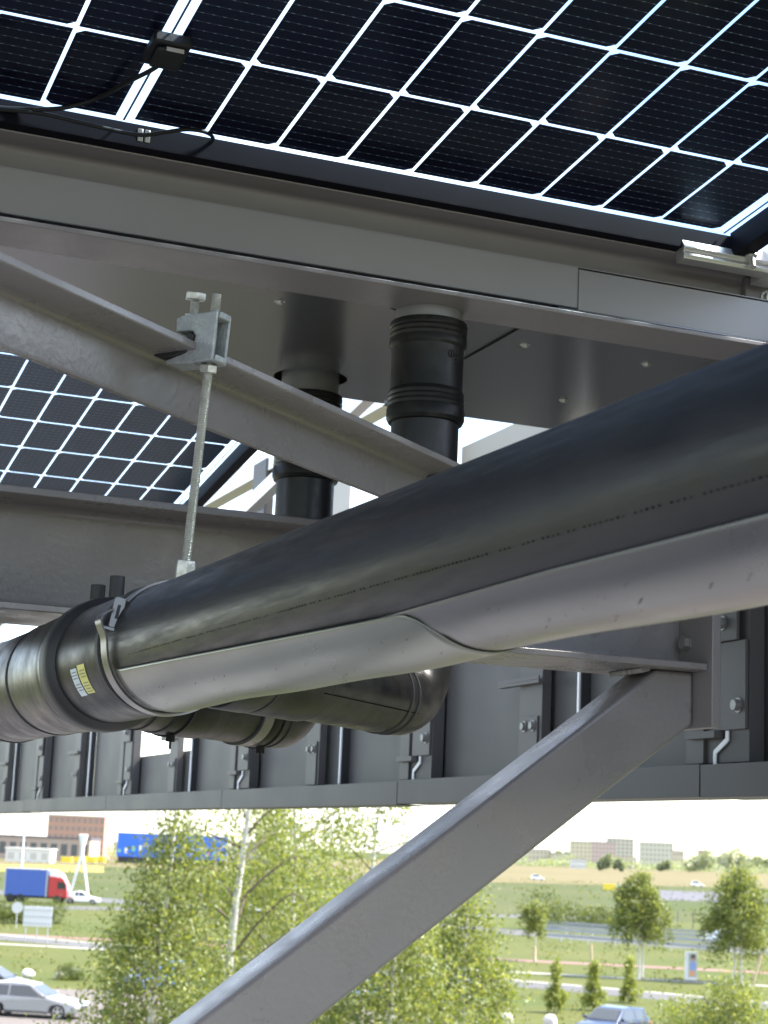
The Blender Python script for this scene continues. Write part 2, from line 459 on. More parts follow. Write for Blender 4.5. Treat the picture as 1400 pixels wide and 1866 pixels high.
# ================================================================== SOLAR MODULES
PX_, PY_ = 0.0925, 0.1855
GU, GV = 0.0050, 0.0070
def cell_mesh(side):
    hu, hv, c, t = (PX_ - GU) / 2, (PY_ - GV) / 2, 0.0085, 0.0004
    if side > 0:
        p = [(-hu, -hv), (hu - c, -hv), (hu, -hv + c * 1.0), (hu, hv - c), (hu - c, hv), (-hu, hv)]
    else:
        p = [(-hu + c, -hv), (hu, -hv), (hu, hv), (-hu + c, hv), (-hu, hv - c), (-hu, -hv + c)]
    return MB().prism(p, (0, 0, -t), X, Y, (0, 0, 2 * t)).mesh('cell', CELL)
CELLM = {1: cell_mesh(1), -1: cell_mesh(-1)}
def module(label, origin, tilt, single=True, boxes=True):
    """origin: eye point on the low cell edge at the centre line; u along X, v up the slope, w downwards"""
    ud, vd = X, Vector((0, -math.cos(tilt), math.sin(tilt)))
    wd = ud.cross(vd)
    root = bpy.data.objects.new('solar_module', None)
    COL.objects.link(root)
    o = Vector(origin) + Vector((0, 0, H))
    root.matrix_world = Matrix(((ud.x, vd.x, wd.x, o.x), (ud.y, vd.y, wd.y, o.y), (ud.z, vd.z, wd.z, o.z), (0, 0, 0, 1)))
    tag(root, label, 'solar panel', 'glass solar modules of the canopy roof')
    WORLD[root] = Vector((0, 0, 0))
    def put(mb, name, m, bevel=0, smooth=None, parent=root):
        ob = mb.build(name, m, parent, eye=False, bevel=bevel, smooth=smooth)
        return ob
    half = 0.0093
    L = half + 9 * PX_ + 0.026
    v0, v1 = -0.0078, 6 * PY_ + 0.0078
    joined = MB()
    for r in range(6):
        for sgn in (-1, 1):
            for c in range(9):
                u = sgn * (half + (c + 0.5) * PX_)
                v = (r + 0.5) * PY_
                side = sgn * (1 if r % 2 == 0 else -1)
                if single:
                    ob = bpy.data.objects.new('cell', CELLM[side])
                    COL.objects.link(ob); ob.parent = root; ob.location = (u, v, 0)
                else:
                    joined.box((u - PX_ / 2 + GU / 2, v - PY_ / 2 + GV / 2, -0.0004), (u + PX_ / 2 - GU / 2, v + PY_ / 2 - GV / 2, 0.0004))
    if not single:
        ob = put(joined, 'cells', CELL); ob['kind'] = 'stuff'
    put(MB().box((-L, v0 - 0.006, 0.0012), (L, v1 + 0.006, 0.0034)), 'glass', GLASS)
    for u in (0.0, L - 0.013, -L + 0.013):
        put(MB().box((u - 0.0012, v0 + 0.004, -0.0006), (u + 0.0012, v1 - 0.004, 0.0006)), 'ribbon', mat('ribbon', (0.06, 0.06, 0.09), 0.4, 0.5))
    # frame: wall, bottom flange and lip on four sides
    T, FL, D = 0.004, 0.026, 0.030
    for a, b in (((-L - T, v0 - T - 0.002, 0.0), (L + T, v0, D)), ((-L - T, v1, -0.004), (L + T, v1 + T + 0.002, D)),
                 ((-L - T, v0, -0.004), (-L, v1, D)), ((L, v0, -0.004), (L + T, v1, D))):
        put(MB().box(a, b), 'frame_rail', BLACKFR)
    for a, b in (((-L - T, v0 - FL, D - 0.002), (L + T, v0 - T - 0.002, D)), ((L + T, v0, D - 0.002), (L + FL, v1, D)), ((-L - FL, v0, D - 0.002), (-L - T, v1, D))):
        put(MB().box(a, b), 'frame_flange', BLACKFR)
    if boxes:
        for vv in ((0.5,) if not single else (1.06 * PY_, 3 * PY_, 4.94 * PY_)):
            jb = put(MB().box((-0.022, vv - 0.030, 0.0036), (0.022, vv + 0.026, 0.018)), 'junction_box', BLACKPL, bevel=0.003)
            put(MB().box((-0.016, vv - 0.022, 0.0184), (0.018, vv + 0.020, 0.025)), 'lid', BLACKPL, bevel=0.003, parent=jb)
            put(MB().box((-0.006, vv + 0.0202, 0.0195), (0.014, vv + 0.0206, 0.0245)), 'lid_label', mat('grey_label', (0.30, 0.28, 0.24), 0.5), parent=jb)
    return root
T1 = math.radians(5.634)
MX = 0.461 - 0.1 * PX_                                     # centre line of the near module
m1 = module('near bifacial solar module with black cells and bright gaps, top of the picture', (MX, 2.067, 0.866), T1)
T2 = 0.14
C2 = Vector((0.741 + 5 * PX_ - 9 * PX_ - 0.0093, 4.461, 0.891)) + Vector((0, math.cos(T2), -math.sin(T2))) * PY_
m2 = module('farther solar module seen below the sloping angle bar, behind the threaded rod', C2, T2, boxes=False)
LMOD = 2 * (0.0093 + 9 * PX_ + 0.026 + 0.03) + 0.01
vd1 = Vector((0, -math.cos(T1), math.sin(T1)))
SP = 6 * PY_ + 0.06
module('solar module next uphill of the near module, above the photographer', Vector((MX, 2.067, 0.866)) + vd1 * SP, T1, False, False)
module('solar module to the left of the near module, out of the picture', (MX - LMOD, 2.067, 0.866), T1, False, False)
module('solar module to the left and uphill, out of the picture', Vector((MX - LMOD, 2.067, 0.866)) + vd1 * SP, T1, False, False)
module('solar module left of the farther module, out of the picture', C2 - X * LMOD, T2, False, False)

# ================================================================== PURLIN, GUTTER
GX0, GX1, SEAM = -2.2, 1.50, 1.098
def isec(h, b, tw, tf, r):
    """I-section outline, origin at the top centre, downwards"""
    p = [(-b / 2, 0), (b / 2, 0), (b / 2, -tf)]
    for k in range(5):
        a = math.pi / 2 * k / 4
        p.append((tw / 2 + r - r * math.sin(a), -tf - r + r * math.cos(a)))
    for k in range(5):
        a = math.pi / 2 * k / 4
        p.append((tw / 2 + r - r * math.cos(a), -h + tf + r - r * math.sin(a)))
    p += [(b / 2, -h + tf), (b / 2, -h)]
    return p + [(-q, s) for q, s in reversed(p[2:])] if False else p + [(-q, s) for q, s in reversed(p) if not (s == 0)]
PUR_T = 0.8385
pz = thing('purlin', 'grey painted steel purlin under the lower edge of the near solar module', 'steel beam', (GX0, 2.14, PUR_T - 0.12))
MB().prism(isec(0.12, 0.094, 0.005, 0.0065, 0.009), (GX0, 2.137, PUR_T), Y, Z, (1.62 - GX0, 0, 0)).build('beam', STEEL, pz, smooth=40, bevel=0.0012)
# cleat plate on its web near the far end
pl = at(1362, 522, y=2.128)
MB().box((pl.x - 0.005, 2.124, pl.z - 0.040), (1.56, 2.1335, pl.z + 0.012)).build('cleat_plate', STEEL, pz, bevel=0.001)
bp_ = at(1400, 545, y=2.122)
MB().lathe(bp_ + Y * 0.001, -Y, [(0, 0.013), (0.002, 0.013), (0.002, 0.009), (0.009, 0.008)], 12).build('bolt', ZINC, pz, smooth=30)

gut = thing('roof_gutter', 'wide grey sheet metal gutter box with two pipe outlets under it', 'gutter', (GX0, 2.42, 0.732))
GY0, GY1, GB = 2.104, 2.735, 0.7335
HOLES = [(0.913, 2.182, 0.0615), (0.905, 2.640, 0.0585)]
def gutter_bottom(x0, x1, y0, y1, z, t, holes):
    mb = MB()
    n = 32
    ys = [y0]
    for hx, hy, hr in sorted(holes, key=lambda q: q[1]):
        ys += [hy - 0.075, hy + 0.075]
    ys.append(y1)
    if not holes:
        return mb.box((x0, y0, z), (x1, y1, z + t))
    def quad(a, b, c, d):
        mb.box((a, c, z), (b, d, z + t))
    hx = holes[0][0]
    xa, xb = hx - 0.085, hx + 0.075
    quad(x0, xa, y0, y1); quad(xb, x1, y0, y1)
    for i in range(0, len(ys), 2):
        quad(xa, xb, ys[i], ys[i + 1])
    for cx, cy, r in holes:
        inner, outer = [], []
        y_a, y_b = cy - 0.075, cy + 0.075
        for k in range(n):
            a = 2 * math.pi * (k + 0.5) / n
            ca, sa = math.cos(a), math.sin(a)
            inner.append((cx + r * ca, cy + r * sa))
            tx = ((xb - cx) if ca > 0 else (xa - cx)) / ca
            ty = ((y_b - cy) if sa > 0 else (y_a - cy)) / sa
            s = min(tx, ty)
            outer.append((cx + s * ca, cy + s * sa))
        V = [(p[0], p[1], z) for p in inner] + [(p[0], p[1], z) for p in outer] + [(p[0], p[1], z + t) for p in inner]
        F = []
        for k in range(n):
            j = (k + 1) % n
            F.append((k, n + k, n + j, j)); F.append((k, j, 2 * n + j, 2 * n + k))
        # corner fill
        mb.add(V, F)
        for qx, qy in ((xa, y_a), (xb, y_a), (xb, y_b), (xa, y_b)):
            ks = sorted(range(n), key=lambda k: (outer[k][0] - qx) ** 2 + (outer[k][1] - qy) ** 2)[:2]
            mb.add([(qx, qy, z), (*outer[ks[0]], z), (*outer[ks[1]], z)], [(0, 1, 2)])
    return mb
gutter_bottom(GX0, SEAM, GY0, GY1, GB, 0.0012, HOLES).build('bottom_sheet', SOFF, gut)
gutter_bottom(SEAM - 0.03, GX1, GY0 - 0.0015, GY1 + 0.0015, GB - 0.0035, 0.0012, []).build('bottom_sheet', SOFF, gut)
MB().box((GX0, GY0, GB + 0.0012), (SEAM, GY0 + 0.0015, 0.7915)).build('front_face', SHEET, gut, bevel=0.0005)
MB().box((SEAM, GY0 - 0.002, GB - 0.0023), (GX1, GY0, 0.7885)).build('front_face', SHEET, gut, bevel=0.0005)
MB().box((GX0, GY0, 0.7915), (1.40, 2.132, 0.7927)).build('front_lip', SHEET, gut)
MB().box((GX0, GY1 - 0.0015, GB + 0.0012), (GX1, GY1, 0.83)).build('back_face', SHEET, gut)
MB().box((GX0, GY0 + 0.0016, GB + 0.05), (GX1, GY1 - 0.0016, GB + 0.053)).build('trough', mat('dark_trough', (0.05, 0.05, 0.05), 0.6), gut)
MB().box((GX1, GY0 - 0.002, GB - 0.0035), (GX1 + 0.0015, GY1 + 0.002, 0.83)).build('end_cap', SHEET, gut)
for p in ((510, 549), (957, 628), (1178, 663), (1027, 729)):
    c = at(*p, z=GB - 0.0035 if p[0] > 900 else GB)
    MB().lathe(c + Z * 0.0005, -Z, [(0, 0.0075), (0.0012, 0.0075), (0.0012, 0.005), (0.0042, 0.0042)], 12).build('screw', ZINC, gut, smooth=30)

# ================================================================== RAIN PIPES
MA = Vector((0.459 + 0.043 * 2, 0.0, 0.191 + 0.005 * 2))
MD = Vector((-0.043, 1.0, -0.005)).normalized()
def main_at(y):
    return MA + Vector((-0.043, 1.0, -0.005)) * y
MR = 0.0625
E1 = (-X - MD * (-X).dot(MD)).normalized()           # towards the photographer's side
E2 = MD.cross(E1)                                     # check sign below
SGN = 1.0 if E2.z > 0 else -1.0
def surf(y, deg, r):
    a = math.radians(deg)
    return main_at(y) + (E1 * math.cos(a) + E2 * SGN * math.sin(a)) * r
main = thing('collector_pipe', 'thick black plastic rain collector pipe crossing the picture to lower left', 'pipe', main_at(-0.3))
MB().lathe(main_at(-0.4), MD, [(0, MR), (5.4, MR)], 64).build('pipe', PEPIPE, main, smooth=40)
def ringpart(name, y0, y1, prof, m, n=64):
    L = y1 - y0
    return MB().lathe(main_at(y0), MD, [(s * L, r) for s, r in prof], n).build(name, m, main, smooth=35)
ringpart('coupling_lip', 1.790, 1.800, [(0, 0.0630), (0.1, 0.0665), (0.9, 0.0668), (1, 0.0640)], PEM)
ringpart('coupling_sleeve', 1.800, 1.965, [(0, 0.0646), (0.03, 0.0655), (1, 0.0655)], PE)
ringpart('coupling_ring', 1.962, 2.005, [(0, 0.066), (0.12, 0.0725), (0.25, 0.0745), (0.85, 0.0745), (1, 0.0700)], PEM)
ringpart('reducer_sleeve', 2.005, 2.185, [(0, 0.0722), (0.06, 0.0722), (0.08, 0.0708), (0.12, 0.0716), (0.16, 0.0705), (0.95, 0.0685), (1, 0.067)], PE)
ringpart('weld_seam', 2.185, 2.192, [(0, 0.066), (0.3, 0.0690), (0.7, 0.0690), (1, 0.066)], PEM)
ringpart('branch_sleeve', 2.192, 2.42, [(0, 0.0672), (1, 0.0672)], PE)
ringpart('weld_seam', 2.42, 2.427, [(0, 0.064), (0.3, 0.0685), (0.7, 0.0685), (1, 0.064)], PEM)
# welding terminals on top of the coupling
for yy, dx, hh in ((1.985, 0.004, 0.034), (2.012, -0.010, 0.026)):
    c = main_at(yy) + Vector((dx, 0, 0.066))
    MB().lathe(c, Z, [(0, 0.011), (0.006, 0.011), (0.006, 0.0085), (hh, 0.0085), (hh, 0.005), (hh - 0.012, 0.005)], 20, cap=False).build('terminal', PEM, main, smooth=30)
# stickers and print on the pipe
def curved_label(y0, y1, d0, d1, r, name, m, parent):
    n = 8
    V = [surf(yv, d0 + (d1 - d0) * k / n, r) for yv in (y0, y1) for k in range(n + 1)]
    return MB().add(V, [(k, k + 1, n + 2 + k, n + 1 + k) for k in range(n)]).build(name, m, parent)
def label_mat(name, col, ink):
    m = mat(name, col, 0.45)
    n, l = m.node_tree.nodes, m.node_tree.links
    b = n['Principled BSDF']
    g = n.new('ShaderNodeNewGeometry')
    mpn = n.new('ShaderNodeMapping'); mpn.inputs['Scale'].default_value = (60, 900, 120)
    t = n.new('ShaderNodeTexNoise'); t.inputs['Scale'].default_value = 1.0; t.inputs['Detail'].default_value = 2
    c = n.new('ShaderNodeValToRGB'); c.color_ramp.elements[0].position = 0.36; c.color_ramp.elements[1].position = 0.46
    c.color_ramp.elements[0].color = (*ink, 1); c.color_ramp.elements[1].color = (*col, 1)
    l.new(g.outputs['Position'], mpn.inputs['Vector']); l.new(mpn.outputs['Vector'], t.inputs['Vector'])
    l.new(t.outputs['Fac'], c.inputs['Fac']); l.new(c.outputs['Color'], b.inputs['Base Color'])
    return m
LW, LY = label_mat('printed_white_label', (0.55, 0.62, 0.66), (0.34, 0.40, 0.46)), label_mat('printed_yellow_label', (0.60, 0.57, 0.13), (0.36, 0.34, 0.10))
def lab_pt(px, py):
    return None
curved_label(1.878, 1.902, -15, -42, 0.0660, 'white_sticker', LW, main)
curved_label(1.846, 1.874, -13, -41, 0.0660, 'yellow_sticker', LY, main)
pm = MB()
rnd = random.Random(4)
yv = 0.62
while yv < 1.70:
    if rnd.random() < 0.86:
        hh = rnd.uniform(0.55, 1.0)
        d0 = -19.0 + (yv - 1.2) * 4.5
        wv = rnd.uniform(0.0016, 0.0024)
        pm.add([surf(yv, d0, MR + 0.0004), surf(yv + wv, d0, MR + 0.0004), surf(yv + wv, d0 + hh, MR + 0.0004), surf(yv, d0 + hh, MR + 0.0004)], [(0, 1, 2, 3)])
    yv += 0.0056
pm.build('printed_marking', PRINT, main)['kind'] = 'stuff'
sc = MB()
for k in range(110):                                         # fine scratches along the top of the pipe
    y0 = rnd.uniform(0.7, 1.75); dg = rnd.gauss(52, 14); ln = rnd.uniform(0.01, 0.07); dd = rnd.uniform(-2.5, 2.5); wd_ = rnd.uniform(0.10, 0.35)
    sc.add([surf(y0, dg, MR + 0.0003), surf(y0 + ln, dg + dd, MR + 0.0003), surf(y0 + ln, dg + dd + wd_, MR + 0.0003), surf(y0, dg + wd_, MR + 0.0003)], [(0, 1, 2, 3)])
so = sc.build('scratch_marks', mat('scratched_polyethylene', (0.12, 0.125, 0.135), 0.5), main)
so['kind'] = 'stuff'
bars = MB()
for y0, n_ in ((1.880, 7), (1.849, 8)):
    for k in range(n_):
        dg = -18 - k * 2.9
        if k in (3,): continue
        bars.add([surf(y0, dg, 0.0663), surf(y0 + 0.018 + 0.003 * (k % 2), dg, 0.0663), surf(y0 + 0.018 + 0.003 * (k % 2), dg - 0.9, 0.0663), surf(y0, dg - 0.9, 0.0663)], [(0, 1, 2, 3)])
bars.build('printed_bars', mat('label_ink', (0.16, 0.18, 0.16), 0.6), main)['kind'] = 'stuff'

# galvanised half shells under the pipe
def tray(label, y0, y1, r, ang, round_end=None, seed=0):
    n, m = 40, 60
    rr_ = random.Random(seed)
    V, F = [], []
    for i in range(m + 1):
        yv = y0 + (y1 - y0) * i / m
        cut = 0.0
        if round_end is not None:
            e = (yv - y0) / 0.034
            if e < 1:
                cut = 24 * (1 - math.sqrt(max(0, 1 - (1 - e) ** 2)))
        dent = 0.0012 * math.sin(yv * 9 + seed) + 0.0006 * math.sin(yv * 23 + 2 * seed)
        for k in range(n + 1):
            s = k / n
            a0 = ang(yv) - cut
            a1 = -180 + 35 + cut
            dg = a0 + (a1 - a0) * s
            lift = 0.0
            if round_end is not None and yv < y0 + 0.10:
                lift = -0.0010 * (1 - (yv - y0) / 0.10)
            V.append(surf(yv, dg, r + dent * math.sin(math.pi * s) + lift))
    for i in range(m):
        for k in range(n):
            a = i * (n + 1) + k
            F.append((a, a + 1, a + n + 2, a + n + 1))
    o = MB().add(V, F).build('support_tray', GALV1 if round_end else GALV, smooth=60)
    s = o.modifiers.new('thickness', 'SOLIDIFY'); s.thickness = 0.0009; s.offset = -1
    tag(o, label, 'pipe support', 'galvanised half shells under the collector pipe')
    mk = MB()
    for _ in range(34):
        yv = rr_.uniform(max(y0, 0.6) + 0.05, y1 - 0.03); dg = rr_.uniform(-88, -48); ln = rr_.uniform(0.001, 0.006); wd3 = rr_.uniform(0.3, 0.9)
        mk.add([surf(yv, dg, r + 0.0021), surf(yv + ln, dg - 1.5, r + 0.0021), surf(yv + ln, dg - 1.5 + wd3, r + 0.0021), surf(yv, dg + wd3, r + 0.0021)], [(0, 1, 2, 3)])
    mk.build('scuff_marks', mat('scuff', (0.05, 0.05, 0.05), 0.6), o)['kind'] = 'stuff'
    return o
tray('far length of galvanised half shell under the pipe, ending at the band clamp', 1.075, 1.742, 0.0662, lambda y: -40 + 14 * (y - 1.075) / 0.667, True, 3)
tray('near length of galvanised half shell under the pipe at the right edge', -0.3, 1.20, 0.0640, lambda y: -36 if y < 0.9 else -36 - 4 * (y - 0.9) / 0.3, None, 7)

# rain stacks with elbow and branch
BR = 0.0475
BDIR = Vector((-0.76, -0.65, 0)).normalized()
def stack(label, hx, hy, yj, extra):
    t = thing('rain_stack', label, 'pipe', (hx, hy, 0.14), 'black rain stacks from the gutter to the collector pipe')
    zc = 0.193
    rs = 0.0455
    MB().lathe((hx, hy, GB + 0.045), -Z, [(0, 0.0455), (0.10, 0.0455)], 48).build('outlet_spigot', mat('spigot', (0.20, 0.20, 0.20), 0.35, 0.2, 0.1, 10), t, smooth=40)
    zt = GB - 0.030
    prof = [(0, 0.047), (0.001, 0.0520), (0.004, 0.0528), (0.008, 0.0528), (0.010, 0.0518), (0.013, 0.0528), (0.017, 0.0518), (0.020, 0.0528), (0.024, 0.0518), (0.027, 0.0526),
            (0.033, 0.0524), (0.037, 0.0492), (0.042, 0.0488), (0.094, 0.0486), (0.096, 0.0500), (0.100, 0.0516), (0.104, 0.0508), (0.107, 0.0520), (0.111, 0.0510), (0.114, 0.0522), (0.118, 0.0514), (0.121, 0.0526), (0.134, 0.0526), (0.139, 0.0500), (0.140, 0.046)]
    sk = MB().lathe((hx, hy, zt), -Z, prof, 56).build('expansion_socket', PE, t, smooth=25)
    # small moulded emblem on the socket
    d = Vector((-0.18, -1, 0)).normalized()
    q = Vector((hx, hy, zt - 0.050)) + Vector((0.30, -0.95, 0)).normalized() * 0.0489
    nn = Vector((0.30, -0.95, 0)).normalized(); tt = Z.cross(nn)
    em = MB()
    for k in range(16):
        a, b = 2 * math.pi * k / 16, 2 * math.pi * (k + 1) / 16
        V = [q + (tt * math.cos(c) + Z * math.sin(c)) * r + nn * 0.0003 for c in (a, b) for r in (0.0042, 0.0052)]
        em.add(V, [(0, 1, 3, 2)])
    em.add([q + tt * i * 0.0006 + Z * j * 0.003 + nn * 0.0003 for i, j in ((-1, -1), (1, -1), (1, 1), (-1, 1))], [(0, 1, 2, 3)])
    for k in range(3):
        em.add([q + tt * (0.006 + i * 0.004) * 1.0 + Z * (-0.013 + j * 0.001 + k * 0.006) + nn * 0.0000 for i, j in ((0, 0), (1, 0), (1, 1), (0, 1))], [(0, 1, 2, 3)])
    em.build('moulded_emblem', PRINT, sk)
    MB().lathe((hx, hy, zt - 0.138), -Z, [(0, rs), (zt - 0.138 - 0.28, rs)], 48).build('downpipe', PEPIPE, t, smooth=40)
    # elbow: quarter bend into the branch direction
    Rb = 0.055
    pts = []
    for k in range(13):
        a = math.pi / 2 * k / 12
        pts.append(Vector((hx, hy, zc)) + Z * (Rb - Rb * math.sin(a)) + BDIR * (Rb - Rb * math.cos(a)))
    pts = [pts[0] + Z * 0.05] + pts + [pts[-1] + BDIR * 0.02]
    MB().tube(pts, BR, 40).build('elbow', PE, t, smooth=50)
    st = pts[-1]
    jx = main_at(yj)
    ln = (Vector((jx.x, jx.y, zc)) - st).length
    MB().lathe(st, BDIR, [(0, BR), (ln, BR)], 48).build('branch_pipe', PE, t, smooth=40)
    # moulded line along the bend
    c = Vector((hx, hy, 0.193))
    for s in extra['ring']:
        MB().lathe(st + BDIR * (s - 0.002), BDIR, [(0, BR), (0.0008, BR + 0.0016), (0.0034, BR + 0.0016), (0.0042, BR)], 48).build('weld_bead', PEM, t, smooth=30)
    for s0, s1, dr in extra['sleeve']:
        MB().lathe(st + BDIR * s0, BDIR, [(0, BR), (0.002, BR + dr), (s1 - s0 - 0.004, BR + dr), (s1 - s0 - 0.001, BR + dr * 0.6), (s1 - s0, BR)], 48).build('branch_sleeve', PE, t, smooth=30)
    MB().lathe(Vector((hx, hy, zc + 0.105)), -Z, [(0, rs), (0.001, BR + 0.0018), (0.004, BR + 0.0018), (0.006, rs)], 48).build('weld_bead', PEM, t, smooth=30)
    return t, st
s1, st1 = stack('rain stack with ribbed black socket, right one under the gutter front', 0.913, 2.182, 1.80, {'ring': (0.004, 0.022, 0.22, 0.33, 0.41), 'sleeve': ((0.222, 0.33, 0.0024), (0.34, 0.40, 0.003))})
s2, st2 = stack('rain stack behind the sloping angle bar, left one at the gutter back', 0.905, 2.640, 2.27, {'ring': (0.005, 0.024, 0.20, 0.34), 'sleeve': ((0.028, 0.06, 0.003), (0.20, 0.30, 0.0024))})
# moulded seam line along the near branch
sideN = Vector((BDIR.y, -BDIR.x, 0)); sideN = sideN if sideN.y < 0 else -sideN
def brs(st, s, deg, r):
    a = math.radians(deg)
    return st + BDIR * s + (sideN * math.cos(a) + Z * math.sin(a)) * r
ml = MB().add([brs(st1, -0.004, -26, BR + 0.0005), brs(st1, 0.245, -22, BR + 0.0028), brs(st1, 0.245, -23.2, BR + 0.0028), brs(st1, -0.004, -27.2, BR + 0.0005)], [(0, 1, 2, 3)])
ml.build('mould_line', PRINT, s1)
# galvanised band round the far branch, and cable ties
band = MB().lathe(st2 + BDIR * 0.062, BDIR, [(0, BR + 0.0005), (0.0002, BR + 0.0035), (0.026, BR + 0.0035), (0.0262, BR + 0.0005)], 48).build('pipe_band', GALV, smooth=30)
tag(band, 'narrow galvanised band round the far branch pipe, below the collector pipe', 'pipe band')
for st, s, lab in ((st2, 0.030, 'black cable tie with cut tail round the far branch pipe beside the galvanised band'), (st2, 0.265, 'black cable tie with cut tail round the far branch pipe near the band clamp')):
    t = thing('cable_tie', lab, 'cable tie', st + BDIR * s - Z * (BR + 0.01), 'black cable ties round the far branch pipe')
    MB().lathe(st + BDIR * s, BDIR, [(0, BR + 0.003), (0.0002, BR + 0.005), (0.004, BR + 0.005), (0.0042, BR + 0.003)], 40).build('strap', BLACKPL, t, smooth=30)
    q = brs(st, s + 0.002, -80, BR + 0.007)
    MB().obox(q, BDIR * 0.005, sideN * 0.004, Z * 0.005).obox(q - Z * 0.009, BDIR * 0.0015, sideN * 0.001, Z * 0.006).build('head', BLACKPL, t)

# ================================================================== STEEL FRAME
ADIR = Vector((0.773, 0.635, 0)).normalized()
AN = Vector((ADIR.y, -ADIR.x, 0))                   # towards the photographer
ZA = 0.496
tip = at(360, 624, z=ZA)
ap = [(0, 0), (0, -0.007), (-0.001, -0.008), (-0.046, -0.0085)]
for k in range(6):
    a = math.pi / 2 * k / 5
    ap.append((-0.046 - 0.008 * math.sin(a), -0.0165 + 0.008 * math.cos(a)))
ap += [(-0.0545, -0.056), (-0.0555, -0.060), (-0.063, -0.060), (-0.063, 0)]
ang = MB().prism(ap, tip - ADIR * 1.6, AN, Z, ADIR * 3.05).build('angle_bar', STEELR, smooth=40, bevel=0.0012)
tag(ang, 'grey painted steel angle bar running diagonally from the left edge towards the big pipe', 'steel angle')
ib = thing('cross_beam', 'horizontal grey steel beam behind the pipes with its end plate at the right', 'steel beam', (0.5, 2.415, 0.286))
MB().prism(isec(0.162, 0.170, 0.007, 0.010, 0.014), (-0.9, 2.415, 0.448), Y, Z, (1.448 + 0.9, 0, 0)).build('beam', STEELR, ib, smooth=40, bevel=0.0015)
MB().box((1.448, 2.318, 0.200), (1.463, 2.512, 0.475)).build('end_plate', STEEL, ib, bevel=0.0015)
for zz in (0.405, 0.345):
    c = at(1252, 1172, x=1.448) if zz < 0.4 else Vector((1.448, 2.355, zz))
    MB().lathe(Vector((1.449, c.y, c.z)), -X, [(0, 0.014), (0.003, 0.014), (0.003, 0.0115), (0.011, 0.0115)], 6).build('bolt', STEEL, ib)
wl = MB()
for k in range(30):                                          # weld runs where brace, flange and end plate meet
    y_ = 2.366 + 0.094 * k / 29
    wl.obox((1.362 + rnd.uniform(-0.001, 0.001), y_, 0.2835), (0.008, 0, 0.002), (0, 0.0028, 0), (-0.001, 0, 0.004))
wl.build('weld', STEELR, ib, bevel=0.0015)
# knee brace, square tube
bz = thing('knee_brace', 'square steel tube brace slanting from lower left up to the beam end', 'steel brace', (0.4, 2.415, -1.0))
def bl(x):  # upper and lower edge lines of the tube
    return 0.267 + (x - 1.359) * 0.755
def bl2(x):
    return 0.207 + (x - 1.448) * 0.748
xt = 1.359 + (0.2855 - 0.267) / 0.755
BX = -0.32
MB().prism([(BX, bl(BX)), (xt, 0.2855), (1.4475, 0.2855), (1.4475, 0.207), (BX, bl2(BX))], (0, 2.369, 0), X, Z, (0, 0.092, 0)).build('tube', STEELR, bz, bevel=0.006, seg=3)
colm = thing('column', 'grey steel column carrying the knee brace, outside the picture at left', 'column', (-0.41, 2.415, -H))
MB().prism(isec(0.17, 0.17, 0.008, 0.012, 0.014), (-0.32, 2.415, -H), Y, -X * -1, (0, 0, H + 0.2855)).build('shaft', STEEL, colm, bevel=0.001)

# deck the photographer stands on
DECK = land_mat('deck_concrete', (0.155, 0.156, 0.162), (0.175, 0.176, 0.182), (0.135, 0.136, 0.142), 0.4, 5)
dk = MB().box((-9, -8, -1.95), (1.72, 8.1, -1.63)).build('deck', DECK)
dk['kind'] = 'structure'

# ================================================================== PIPE HANGER AND BEAM CLAMP
def rod_mesh(a, b, r, pitch, n=10, per=4):
    """threaded rod: a ring-grooved lathe"""
    a, b = Vector(a), Vector(b)
    L = (b - a).length
    prof, s, k = [], 0.0, 0
    while s < L:
        prof.append((s, r if k % 2 else r * 0.86)); s += pitch / 2; k += 1
    prof.append((L, r * 0.86))
    return MB().lathe(a, b - a, prof, n)
hg = thing('pipe_hanger', 'galvanised band clamp round the collector pipe hung on a threaded rod', 'pipe hanger', main_at(1.755) - Z * 0.07)
BAND = 1.755
rb = Vector((0.4665, 1.722, 0.2655)) + Vector((0, 0.012, 0))
rb = at(337, 1043, z=0.268)
rtp = at(396, 536, d=(rb - Vector((0, 0, 0))).dot(fw) + 0.005)
rax = (rtp - rb).normalized()
rod_mesh(rb, rtp, 0.0050, 0.0016, 14).build('threaded_rod', ZINC, hg, smooth=60)
MB().hexa(rb - rax * 0.014, rax, 0.026, 0.0105, 0.4).build('coupling_nut', ZINC, hg, smooth=20)
# band: two halves with a joint ear on the photographer's side
def bandarc(d0, d1, r, wy, th, n=44, bulge=None):
    V, F = [], []
    for k in range(n + 1):
        dg = d0 + (d1 - d0) * k / n
        e = bulge(dg) if bulge else 0.0
        off = 0.030 * (dg - 40) / 100                  # the band stands a little askew
        for yy, rr in ((-wy / 2, r + e), (-wy / 2, r + e + th), (wy / 2, r + e + th), (wy / 2, r + e)):
            V.append(surf(BAND + yy - off * 0.25, dg, rr))
    for k in range(n):
        for j in range(4):
            a, b = k * 4 + j, k * 4 + (j + 1) % 4
            F.append((a, b, b + 4, a + 4))
    F += [(0, 1, 2, 3), tuple(n * 4 + j for j in (3, 2, 1, 0))]
    return MB().add(V, F)
def bul(dg):
    return 0.011 * math.exp(-((dg - 16) / 9.0) ** 2) if dg < 30 else 0.0
bandarc(38, 215, 0.0632, 0.020, 0.0022).build('upper_band', GALV, hg, smooth=50)
bandarc(26, -148, 0.0668, 0.020, 0.0022, bulge=bul).build('lower_band', GALV, hg, smooth=50)
e0, e1 = at(207, 1146, y=BAND - 0.004), at(221, 1092, y=BAND - 0.004)
er = (e1 - e0).normalized()
en = (Vector((0, 0, 0)) - (e0 + e1) / 2).normalized(); en = (en - er * en.dot(er)).normalized(); es = er.cross(en)
mid = (e0 + e1) / 2
